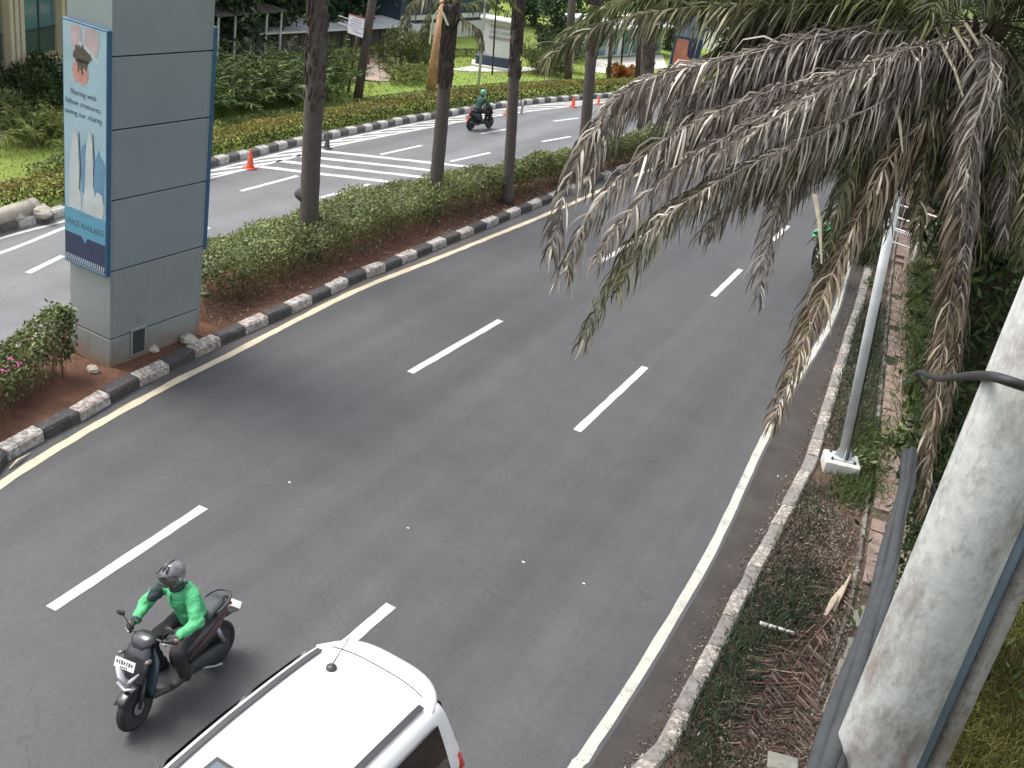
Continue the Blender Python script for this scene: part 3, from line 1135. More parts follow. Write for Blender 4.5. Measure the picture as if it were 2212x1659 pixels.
def sweep_points(back, front, h, n, rng, top_bias=.55, lump=.12, low=.28):
    """points through the body of a hedge between two ground lines"""
    B = np.array([tuple(p) for p in back])
    Fr = np.array([tuple(p) for p in front])
    k = rng.uniform(0, len(B) - 1.001, n)
    i = k.astype(int)
    f = (k - i)[:, None]
    b = B[i] * (1 - f) + B[i + 1] * f
    fr = Fr[i] * (1 - f) + Fr[i + 1] * f
    s = rng.uniform(0, 1, n)
    zz = np.where(rng.uniform(0, 1, n) < top_bias, rng.normal(.93, .06, n), rng.uniform(low, .95, n))
    edge = np.abs(s - .5) * 2
    zmax = h * (1 - .22 * edge ** 3)
    P = b * (1 - s[:, None]) + fr * s[:, None]
    ph = P[:, 0] * 1.7 + P[:, 1] * 2.3
    P[:, 2] = zz * zmax * (1 + lump * np.sin(ph) * np.cos(ph * .43 + 1)) + .1
    P[:, 0] += rng.normal(0, .03, n)
    return P


def stems(P, h, rng, r=.007, lean=.12):
    q = MB()
    for p in P:
        d = Vector((rng.normal(0, lean), rng.normal(0, lean), 1)).normalized()
        hh = h * rng.uniform(.6, 1.05)
        a = Vector(p)
        q.tube([a, a + d * hh * .5 + Vector((rng.normal(0, .03), rng.normal(0, .03), 0)), a + d * hh], [r, r * .8, r * .5], 4, False)
    return q


def rs(P, n):
    return catmull(P, sum((P[i + 1] - P[i]).length for i in range(len(P) - 1)) / n)[:n + 1]


HB = U([(414, 540), (560, 478), (700, 425), (850, 388), (1000, 366), (1130, 343), (1250, 318), (1340, 296), (1440, 268)], 1.0)
HF = U([(414, 692), (560, 650), (700, 596), (850, 534), (1000, 474), (1130, 428), (1250, 390), (1340, 362), (1440, 330)], .1)
HB, HF = rs(HB, 60), rs(HF, 60)
hedge = thing('hedge', 'long leafy green hedge on the red soil of the median beside the pillar', 'hedge', (HF[0].x, HF[0].y, .1))
P = sweep_points([Vector((p.x, p.y, 0)) for p in HB], [Vector((p.x, p.y, 0)) for p in HF], 1.05, 74000, rng, .58)
V, Q, tt = leaves(P, .088, rng, .42, .35)
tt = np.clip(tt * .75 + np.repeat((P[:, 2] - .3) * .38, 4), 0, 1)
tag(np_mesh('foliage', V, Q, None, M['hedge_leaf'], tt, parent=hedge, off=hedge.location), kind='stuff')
sp = [HF[min(60, int(k * 60))].lerp(HB[min(60, int(k * 60))], rng.uniform(-.06, .6)) for k in rng.uniform(0, 1, 900)]
sq = stems([(p.x + rng.normal(0, .05), p.y + rng.normal(0, .05), .12) for p in sp], .75, rng, .006)
tag(sq.build('stems', M['stem'], hedge, world=True, fix=False), kind='stuff')
# dry litter under the hedge
nl = 5200
k = rng.uniform(0, 59.99, nl)
A = np.array([tuple(HF[int(i)].lerp(HF[int(i) + 1], i % 1)) for i in k])
A[:, 0] += rng.uniform(-.5, .85, nl)
A[:, 2] = .165 + rng.uniform(0, .02, nl)
ok = A[:, 0] < np.interp(A[:, 1], [p.y for p in near_left], [p.x for p in near_left]) - .2
V, Q, tt = leaves(A[ok], .07, rng, .4, 2.0)
tag(np_mesh('leaf_litter', V, Q, None, M['litter'], tt), 'dry brown leaves and twigs scattered on the red median soil', 'leaf litter', kind='stuff')

BB = rs(U([(-260, 800), (-60, 762), (30, 722), (90, 706), (150, 730)], .85), 12)
BF = rs(U([(-260, 1085), (-60, 965), (30, 905), (95, 858), (170, 806)], .1), 12)
bush = thing('bush', 'loose bush with tiny pink flowers at the left of the pillar on the median', 'bush', (BF[3].x, BF[3].y, .1))
P = sweep_points([Vector((p.x, p.y, 0)) for p in BB], [Vector((p.x, p.y, 0)) for p in BF], .95, 6500, rng, .45, .35)
V, Q, tt = leaves(P, .1, rng, .4, .3)
tag(np_mesh('foliage', V, Q, None, M['bush_leaf'], tt, parent=bush, off=bush.location), kind='stuff')
sq = stems([tuple(BF[rng.integers(0, 12)].lerp(BB[rng.integers(0, 12)], rng.uniform(0, .7)))[:2] + (.12,) for _ in range(260)], 1.0, rng, .006, .2)
tag(sq.build('stems', M['stem'], bush, world=True, fix=False), kind='stuff')
fl = MB()
for (u, v) in [(22, 778), (8, 800), (60, 742), (40, 790)]:
    c = at(u, v, .95)
    for _ in range(6):
        fl.ball(c + Vector((rng.normal(0, .03), rng.normal(0, .03), rng.normal(0, .03))), .016, 5, 4)
tag(fl.build('flowers', M['pink'], bush, world=True), kind='stuff')
# the tall pink flower spike by the pillar
fp = at(433, 640, .15)
fs_ = thing('flower_stalk', 'tall thin stalk with magenta flowers beside the right edge of the pillar', 'flower', fp)
top = leaning(fp, 433, 512)
q = MB().tube([fp, fp.lerp(top, .5) + Vector((.03, 0, 0)), top], [.012, .01, .006], 5)
q.build('stalk', M['stem'], fs_, world=True)
q = MB()
for i in range(34):
    q.ball(fp.lerp(top, rng.uniform(.8, 1.02)) + Vector((rng.normal(0, .035), rng.normal(0, .035), 0)), rng.uniform(.014, .026), 5, 4)
tag(q.build('flowers', M['pink'], fs_, world=True), kind='stuff')

# trimmed hedge rows behind the far kerb
FK = [p for p in far_left if p.y < 60]


def row(name, label, d0, d1, h, n, mats, leaf, ymin=-10, ymax=60, gap=None, lump=.06):
    A = [p for p in offset(FK, -d1) if ymin < p.y < ymax]
    B = [p for p in offset(FK, -d0) if ymin < p.y < ymax]
    k = min(len(A), len(B))
    A, B = A[:k], B[:k]
    t = thing(name, label, 'hedge', (B[0].x, B[0].y, .1))
    P = sweep_points(A, B, h, n, rng, .5, lump, .0)
    top = P[:, 2] > h * .84
    for nm, msk, m in (('foliage', ~top, mats[0]), ('clipped_top', top, mats[1])):
        V, Q, tt = leaves(P[msk], leaf, rng, .5, .6)
        tag(np_mesh(nm, V, Q, None, M[m], tt, parent=t, off=t.location), kind='stuff')
    return t


row('hedge', 'clipped hedge with orange and yellow top running behind the far kerb', .35, 1.25, .62, 42000, ('row_leaf', 'row_top'), .1, 10, 58)
row('hedge', 'low dark green clipped hedge between the orange hedge and the lawn', 2.2, 2.6, .28, 9000, ('row_leaf', 'hedge_leaf'), .1, 18, 58)
row('hedge', 'low hedge strip at the far edge of the lawn near the pale kiosk', 9.0, 9.6, .4, 6000, ('row_leaf', 'hedge_leaf'), .12, 36, 60)
# mown grass on the lawn
n = 26000
k = rng.uniform(0, len(FK) - 1.01, n)
A = np.array([tuple(FK[int(i)]) for i in k]) + rng.normal(0, .2, (n, 3))
T = np.array([tuple(offset(FK, -1)[int(i)] - FK[int(i)]) for i in k]) if False else None
nx = np.array([(p - q).normalized()[:] for p, q in zip(offset(FK, -1), FK)])
A = A + nx[k.astype(int)] * rng.uniform(1.8, 11, (n, 1))
A[:, 2] = .12
V, Q, tt = leaves(A, .12, rng, .25, .1, D=np.tile([[0, 0, 1.0]], (n, 1)), jit=.5)
tag(np_mesh('lawn_grass', V, Q, None, M['areca_pale'], tt), 'short bright green grass on the lawn beyond the far hedge', 'grass', kind='stuff')

# ------------------------------------------------------------------ palm fronds


def frond_arrays(curve, L, n, droop, wd, rng, rad=.022, base_gap=.14, seg=3, fold=.5, mess=.15):
    """a pinnate leaf along the points of curve -> arrays"""
    pts = catmull(curve, max(.05, sum((Vector(curve[i + 1]) - Vector(curve[i])).length for i in range(len(curve) - 1)) / 22))
    T = tangents(pts)
    m = len(pts)
    V, F4, F3, tint = [], [], [], []
    # the rachis: a four-sided tapering tube
    for i, (p, t) in enumerate(zip(pts, T)):
        s = t.cross(Z)
        s = s.normalized() if s.length > 1e-4 else Vector((1, 0, 0))
        u = s.cross(t)
        r = rad * (1 - .85 * i / (m - 1))
        V += [tuple(p + s * r), tuple(p + u * r), tuple(p - s * r), tuple(p - u * r)]
        tint += [.62 + .1 * math.sin(i * .8)] * 4
        if i:
            b = (i - 1) * 4
            F4 += [(b + k, b + (k + 1) % 4, b + 4 + (k + 1) % 4, b + 4 + k) for k in range(4)]
    for j in range(n):
        f = base_gap + (1 - base_gap) * (j + .5) / n
        x = f * (m - 1)
        i = min(m - 2, int(x))
        p = pts[i].lerp(pts[i + 1], x - i)
        t = T[i]
        s0 = t.cross(Z)
        s0 = s0.normalized() if s0.length > 1e-3 else Vector((1, 0, 0))
        u0 = s0.cross(t)
        g = (f - base_gap) / (1 - base_gap)
        prof = min(1, .45 + 2.2 * g) * (1 - .62 * max(0, g - .35) / .65)
        for sd in (-1, 1):
            if rng.uniform() < .05:
                continue
            l = L * prof * rng.uniform(.75, 1.15)
            dr = min(1, max(0, droop + rng.normal(0, .16)))
            ph = rng.normal(0, mess)
            s1 = s0 * math.cos(ph) + u0 * math.sin(ph)
            d0 = (s1 * sd * rng.uniform(.6, 1.0) + t * rng.uniform(.45, .8) + u0 * rng.uniform(-.1, .35) * fold).normalized()
            down = Vector((rng.normal(0, .13), rng.normal(0, .13), -1)) + t * .12
            tn = rng.uniform(0, 1) ** 1.7 * .95
            wj = rng.uniform(.55, 1.2)
            wv = Vector(tuple(rng.normal(0, 1, 3)))
            b = len(V)
            q = p.copy()
            d = d0.copy()
            for k in range(seg + 1):
                a = k / seg
                side = d.cross(wv)
                side = side.normalized() if side.length > 1e-4 else s0
                wk = wd * wj * (1.0 if k < seg else 0) * (.7 if k == 0 else 1.0 if k < seg - 1 else .75)
                if k < seg:
                    V += [tuple(q + side * wk), tuple(q - side * wk)]
                    tint += [tn, tn]
                else:
                    V.append(tuple(q))
                    tint.append(min(1, tn + .12))
                d = d0.lerp(down, min(1, dr * (a + .35) * 1.15)).normalized()
                q = q + d * (l / seg)
            for k in range(seg - 1):
                F4.append((b + 2 * k, b + 2 * k + 1, b + 2 * k + 3, b + 2 * k + 2))
            F3.append((b + 2 * seg - 2, b + 2 * seg - 1, b + 2 * seg))
    return np.array(V), F4, F3, np.array(tint)


def add_frond(parent, curve, L, n, droop, wd, m, rng, **kw):
    V, F4, F3, t = frond_arrays(curve, L, n, droop, wd, rng, **kw)
    return np_mesh('frond', V, F4, F3, M[m], t, parent=parent, off=parent.location)


def arch(K, az, el, length, sag):
    """curve of a frond leaving K towards az at elevation el and bending down"""
    d = Vector((math.cos(az) * math.cos(el), math.sin(az) * math.cos(el), math.sin(el)))
    out = []
    for k in range(6):
        s = k / 5
        out.append(K + d * (length * s) + Vector((0, 0, -sag * length * s * s)))
    return out


# ------------------------------------------------------------------ palms of the median
def median_palm(label, b, tops, r0, r1, zcrown, nf, mats, seed, knob=False, L=.55, fl=2.6, rough_from=.55):
    """tops: surveyed (u, v) of a point high on the trunk"""
    g = np.random.default_rng(seed)
    base = Vector((b.x, b.y, .12))
    p = leaning(base, *tops)
    d = (p - base) / (p.z - base.z)
    K = base + d * (zcrown - base.z)
    t = thing('palm_tree', label, 'palm tree', base, group='palms along the median')
    pts, rad = [], []
    n = 26
    for i in range(n + 1):
        s = i / n
        q = base.lerp(K, s) + Vector((math.sin(s * 9 + seed) * .012, math.cos(s * 7) * .012, 0))
        pts.append(q)
        rad.append((r0 + (r1 - r0) * s) * (1.0 + .03 * math.sin(i * 2.4)) + (.06 * max(0, 1 - s * 14)))
    MB().tube(pts, rad, 14).build('trunk', M['bark_grey'], t, smooth=True, world=True)
    if knob:
        kq = leaning(base, 652, 424)
        c = base.lerp(K, (kq.z - base.z) / (K.z - base.z))
        s = (kq - c)
        s.z = 0
        s = s.normalized() * (r0 + .02)
        q = MB().capsule(c + s * .45 - Z * .05, c + s * .95, .16, .14, 12)
        q.build('stub', M['bark_grey'], t, smooth=True, world=True)
    # old leaf bases wrapped round the upper trunk
    q = MB()
    for i in range(320):
        s = rough_from + (1 - rough_from) * g.uniform(0, 1)
        c = base.lerp(K, s)
        an = g.uniform(0, 2 * math.pi)
        rr = r0 + (r1 - r0) * s
        o = Vector((math.cos(an), math.sin(an), 0))
        q.tube([c + o * rr * .9, c + o * (rr + .008) + Z * .09, c + o * (rr + .03 * g.uniform(.2, 1.5)) + Z * .17], [.07, .06, .02], 5, True, flat=.35)
    tag(q.build('leaf_bases', M['boots'], t, world=True, fix=False), kind='stuff')
    for i in range(nf):
        az = i * 2.4 + g.uniform(-.3, .3)
        el = g.uniform(-.25, 1.15)
        cv = arch(K + Z * .15, az, el, fl * g.uniform(.8, 1.1), g.uniform(.25, .5))
        add_frond(t, cv, L, 44, .35 + .3 * (el < .2), .016, mats[i % len(mats)], g)
    return t, K


b1 = at(670, 484, .95)
b2 = at(944, 404, .95)
b3 = at(1104, 382, .95)
b4 = at(1267, 294, .95)
b5 = at(1400, 235, .95)
median_palm('stout palm trunk with a round stub low down, first right of the pillar', b1, (686, 30), .215, .2, 8.2, 13, ['palm_green', 'palm_olive'], 3, knob=True, rough_from=.42)
t2, K2 = median_palm('leaning palm with its green crown in view, second trunk from the pillar', b2, (970, 70), .19, .17, 5.7, 0, ['palm_green'], 4, rough_from=.62)
median_palm('straight slim palm trunk, third from the pillar in the median row', b3, (1117, 60), .165, .15, 7.4, 16, ['palm_green', 'palm_olive'], 5, rough_from=.5)
median_palm('palm trunk with an orange band, fourth from the pillar, left of the dry fronds', b4, (1277, 130), .2, .19, 8.0, 16, ['palm_green', 'palm_olive'], 6, rough_from=.45)
median_palm('dark rough palm trunk directly beside the distant pillar', b5, (1402, 90), .3, .3, 8.5, 14, ['palm_olive'], 7, rough_from=.3)
# visible crown of the second palm
g2 = np.random.default_rng(44)
kd = pix(K2)[2]


def via(*uvd):
    return [atd(u, v, d) for u, v, d in uvd]


K2t = K2 + Z * .1
for cv, L, dr, m in [([K2t] + via((940, 12, kd), (922, 50, kd), (914, 130, kd)), .5, .85, 'palm_green'),
                     ([K2t] + via((925, -10, kd - .5), (880, 30, kd - .8), (868, 95, kd - 1)), .55, .8, 'palm_olive'),
                     ([K2t] + via((1005, 10, kd), (1050, 2, kd), (1098, 28, kd)), .55, .75, 'palm_green'),
                     ([K2t] + via((1000, 40, kd), (1030, 62, kd), (1045, 110, kd)), .5, .8, 'palm_olive'),
                     ([K2t] + via((1010, -30, kd + .5), (1070, -30, kd + 1), (1120, 20, kd + 1.3)), .55, .7, 'palm_green'),
                     ([K2t] + via((950, -40, kd), (900, -60, kd), (850, -10, kd)), .55, .6, 'palm_green'),
                     ([K2t] + via((990, -60, kd), (1010, -120, kd), (1060, -130, kd)), .55, .4, 'palm_green'),
                     ([K2t] + via((960, -70, kd), (930, -130, kd), (890, -140, kd)), .55, .4, 'palm_green')]:
    add_frond(t2, cv, L, 46, dr, .02, m, g2)
q = MB()
sh = via((968, 55, kd - .25), (952, 22, kd - .25), (936, 40, kd - .25), (928, 95, kd - .25))
q.tube(catmull(sh, .1), [.05] * len(catmull(sh, .1)), 6, flat=.4)
q.build('leaf_sheath', simple('sheath', (.33, .37, .2), .5, var=.2), t2, world=True)

# ------------------------------------------------------------------ the big palm over the verge with drooping dry fronds
gp = np.random.default_rng(99)
K = atd(2120, 66, 11.2)
base = at(2000, 1402, .13)
base_big, K_big = base.copy(), K.copy()
big = thing('palm_tree', 'large shaggy palm leaning over the pavement with long drooping dry fronds', 'palm tree', base)
pts = [base.lerp(K, s) + Vector((.25 * math.sin(math.pi * s), 0, 0)) for s in [i / 20 for i in range(21)]]
MB().tube(pts, [.25 - .07 * i / 20 + .1 * max(0, 1 - i / 3) for i in range(21)], 14).build('trunk', M['bark'], big, smooth=True, world=True)
q = MB()
for i in range(160):
    s = gp.uniform(.5, 1.0)
    c = base.lerp(K, s) + Vector((.25 * math.sin(math.pi * s), 0, 0))
    an = gp.uniform(0, 2 * math.pi)
    o = Vector((math.cos(an), math.sin(an), 0))
    q.tube([c + o * .16, c + o * .24 + Z * .12, c + o * (.26 + gp.uniform(0, .12)) + Z * .26], [.06, .05, .012], 5, True, flat=.5)
tag(q.build('leaf_bases', M['boots'], big, world=True, fix=False), kind='stuff')
n = 9000
sv = gp.uniform(.02, .8, n)
an_ = gp.uniform(0, 2 * math.pi, n)
rr_ = .2 + abs(gp.normal(0, .32, n)) * (1.15 - sv * .6)
P = np.array([tuple(base.lerp(K, float(x)) + Vector((.25 * math.sin(math.pi * x), 0, 0))) for x in sv])
P[:, 0] += np.cos(an_) * rr_
P[:, 1] += np.sin(an_) * rr_
V, Q, tt = leaves(P, .17, gp, .3, .3)
tag(np_mesh('climbing_ferns', V, Q, None, M['shade_leaf'], tt, parent=big, off=base), kind='stuff')
D = 11.2
specs = [
    # curve given by surveyed points (u, v, distance), leaflet length, pairs, droop, width, material
    ([(1900, 52, 11), (1640, 112, 10.6), (1400, 172, 10.2), (1300, 250, 10), (1225, 400, 9.9), (1190, 540, 9.8)], .78, 110, .9, .012, 'palm_dry'),
    ([(1960, 110, 10.9), (1700, 185, 10.4), (1480, 275, 10), (1330, 390, 9.8), (1250, 510, 9.7), (1222, 590, 9.6)], .75, 110, .92, .012, 'palm_dry'),
    ([(1950, 190, 10.8), (1720, 300, 10.3), (1540, 385, 10), (1400, 480, 9.8), (1320, 600, 9.7), (1258, 735, 9.6)], .62, 110, .85, .011, 'palm_olive'),
    ([(1960, 220, 10.6), (1790, 300, 10.3), (1700, 400, 10.1), (1660, 520, 10), (1640, 640, 9.9)], .7, 90, .9, .011, 'palm_dry'),
    ([(2040, 215, 10.7), (1930, 330, 10.4), (1830, 520, 10.1), (1745, 720, 9.8), (1668, 915, 9.5)], .6, 110, .88, .012, 'palm_tan'),
    ([(2165, 140, 10.8), (2100, 260, 10.5), (2075, 500, 10.3), (2030, 800, 10.1), (1995, 1100, 9.9)], .55, 110, .93, .013, 'palm_tan'),
    ([(2150, 120, 10.6), (2110, 300, 10.4), (2090, 480, 10.3), (2075, 640, 10.2)], .6, 90, .95, .012, 'palm_dry'),
    ([(2190, 130, 10.8), (2215, 230, 10.6), (2222, 420, 10.4), (2205, 560, 10.3)], .5, 70, .9, .012, 'palm_olive'),
    ([(1950, 20, 11.2), (1700, 10, 11), (1450, 20, 10.8), (1280, 60, 10.6), (1180, 130, 10.5)], .75, 110, .62, .013, 'palm_olive'),
    ([(1950, -30, 11.2), (1700, -50, 11.2), (1480, -30, 11.2), (1300, 20, 11.2), (1200, 90, 11.2)], .75, 100, .6, .013, 'palm_green'),
    ([(1960, 70, 11), (1780, 90, 10.8), (1620, 150, 10.6), (1500, 240, 10.4), (1430, 360, 10.3)], .8, 100, .9, .012, 'palm_dry'),
    ([(1980, 130, 10.8), (1850, 200, 10.5), (1730, 320, 10.3), (1600, 420, 10.1), (1520, 500, 10)], .75, 95, .9, .012, 'palm_dry'),
    ([(2000, 160, 10.7), (1900, 260, 10.5), (1820, 420, 10.2), (1780, 560, 10.1)], .7, 90, .9, .012, 'palm_olive'),
    ([(2030, 150, 10.9), (1960, 280, 10.6), (1900, 430, 10.4), (1880, 540, 10.3)], .65, 80, .9, .012, 'palm_olive'),
    ([(2060, 150, 10.8), (2010, 280, 10.6), (1990, 420, 10.5), (1985, 520, 10.4)], .6, 80, .92, .012, 'palm_olive'),
    ([(1960, 60, 11.3), (1820, 40, 11.3), (1650, 60, 11.4), (1520, 120, 11.4)], .75, 90, .75, .013, 'palm_olive'),
    ([(2000, 30, 11.3), (1880, -10, 11.4), (1720, 0, 11.6), (1600, 60, 11.8)], .7, 90, .6, .013, 'palm_green'),
    ([(1990, 110, 10.9), (1900, 150, 10.7), (1790, 230, 10.5), (1720, 350, 10.4)], .75, 90, .9, .012, 'palm_dry'),
    ([(1970, 90, 11.4), (1800, 130, 11.5), (1650, 210, 11.6), (1560, 300, 11.7)], .75, 95, .85, .012, 'palm_dry'),
    ([(2000, 120, 11.4), (1880, 210, 11.6), (1780, 330, 11.7), (1700, 430, 11.8)], .75, 90, .9, .012, 'palm_olive'),
    ([(2040, 140, 11.4), (1950, 250, 11.7), (1880, 380, 11.9), (1840, 480, 12)], .7, 90, .9, .012, 'palm_olive'),
    ([(1900, 120, 10.5), (1690, 230, 10.1), (1480, 350, 9.8), (1350, 470, 9.6), (1290, 560, 9.5)], .7, 100, .93, .012, 'palm_dry'),
]
for k_, (cv, L, n, dr, wd, m) in enumerate(specs):
    add_frond(big, [K] + via(*cv), L * 1.02, int(n * 1.75), min(1, dr + .08), wd * .92, m, gp, rad=.014, seg=4, mess=.7 if m in ('palm_dry', 'palm_tan') else .4)
    for rep in range(2):
        du, dv_, dd = gp.uniform(-55, 55), gp.uniform(-22, 30), gp.uniform(-.5, .7)
        f = gp.uniform(.62, .92)
        c2 = [(K_[0] + du * (i + 1) / len(cv), K_[1] + dv_ * (i + 1) / len(cv), K_[2] + dd) for i, K_ in enumerate(cv)]
        pts_ = catmull([K + Vector((gp.normal(0, .08), gp.normal(0, .08), gp.normal(0, .06)))] + via(*c2), .2)
        pts_ = pts_[:max(4, int(len(pts_) * f))]
        add_frond(big, pts_[::3] + [pts_[-1]], L * gp.uniform(.95, 1.25), int(n * 1.5), min(1, dr + .15), wd * .86, m if rep == 0 or cv[-1][1] < 160 else ('palm_dry' if m == 'palm_olive' else m), gp, rad=.012, mess=.8)
for i in range(16):            # short withered fronds hanging straight below the crown
    u_ = gp.uniform(1900, 2212)
    v_ = gp.uniform(330, 620) if u_ > 2020 else gp.uniform(260, 430)
    cv = [K, atd((2110 + u_) / 2 + gp.normal(0, 15), 150, 10.9), atd(u_, (v_ + 150) / 2, 10.8 + gp.uniform(-.4, .9)), atd(u_ - 12, v_, 10.8 + gp.uniform(-.4, .9))]
    add_frond(big, cv, .7, 130, .98, .009, ['palm_olive', 'palm_olive', 'palm_dry', 'palm_olive'][i % 4], gp, rad=.012)
for i in range(22):            # the fronds that stand up, away from the road or over the camera's right
    az = gp.uniform(-1.9, 1.9)
    el = gp.uniform(-.1, 1.25)
    cv = arch(K + Z * .1, az, el, gp.uniform(2.4, 3.4), gp.uniform(.3, .6))
    add_frond(big, cv, .65, 110, .6, .01, ['palm_olive', 'palm_deep'][i % 2], gp, rad=.014)
# pale broken petioles standing in the crown
for i, (a, b_) in enumerate([((2030, 90, 10.6), (2090, 240, 10.4)), ((2060, 60, 10.6), (2140, 230, 10.4)), ((2085, 50, 10.7), (2170, 220, 10.4)), ((1930, 220, 10.4), (1950, 330, 10.3)), ((1760, 420, 9.9), (1775, 570, 9.8))]):
    A, B = atd(*a), atd(*b_)
    MB().tube([A, A.lerp(B, .5) + Z * .05, B], [.03, .024, .01], 6, flat=.5).build('petiole', M['rachis'], big, world=True)

# a second palm further along the verge, green
gq = np.random.default_rng(5)
kb = at(1960, 470, .13)
vp = thing('palm_tree', 'green palm further down the verge behind the shaggy palm', 'palm tree', kb)
Kv = atd(1720, 40, 24)
MB().tube([kb.lerp(Kv, i / 8) for i in range(9)], [.2] * 9, 12).build('trunk', M['bark'], vp, smooth=True, world=True)
for i in range(20):
    cv = arch(Kv, i * 2.4, gq.uniform(-.3, 1.0), gq.uniform(2.6, 3.6), gq.uniform(.25, .5))
    add_frond(vp, cv, .75, 50, .45, .02, ['palm_green', 'areca_pale'][i % 2], gq)

# ------------------------------------------------------------------ scooters and riders
def Rx(a):
    return Matrix.Rotation(a, 3, 'X')


def Ry(a):
    return Matrix.Rotation(a, 3, 'Y')


def Rz(a):
    return Matrix.Rotation(a, 3, 'Z')


def wheel(parent, c, steer, R=.27, wd=.09):
    Mx = Rz(steer) @ Ry(math.pi / 2)
    prof = []
    for k in range(13):
        a = 2 * math.pi * k / 12
        prof.append((R - .045 + .045 * math.cos(a), wd / 2 * math.sin(a)))
    w = MB().lathe(prof, c, 36, Mx).build('wheel', M['rubber'], parent, smooth=True)
    q = MB()
    q.lathe([(R - .095, -.03), (R - .075, -.034), (R - .072, .034), (R - .095, .03)], c, 32, Mx)
    q.lathe([(.0, -.045), (.045, -.04), (.045, .04), (.0, .045)], c, 14, Mx)
    for k in range(5):
        a = k * 2 * math.pi / 5 + .3
        d = Mx @ Vector((math.cos(a), math.sin(a), 0))
        q.tube([Vector(c) + d * .03, Vector(c) + d * (R - .08)], [.022, .016], 6, flat=.7)
    q.build('rim', M['black_plastic'], w)
    q = MB().lathe([(.045, -.003), (.075, -.003), (.075, .003), (.045, .003)], Vector(c) + Rz(steer) @ Vector((.052, 0, 0)), 24, Mx)
    q.build('brake_disc', M['bike_silver'], w)
    return w


def ring(y, z, hw, hz, n=12, sq=2.6, tilt=0.0):
    """super-ellipse section in the XZ plane"""
    out = []
    for k in range(n):
        a = 2 * math.pi * k / n
        c, s_ = math.cos(a), math.sin(a)
        x = hw * math.copysign(abs(c) ** (2 / sq), c)
        zz = hz * math.copysign(abs(s_) ** (2 / sq), s_)
        out.append((x, y + tilt * zz, z + zz))
    return out


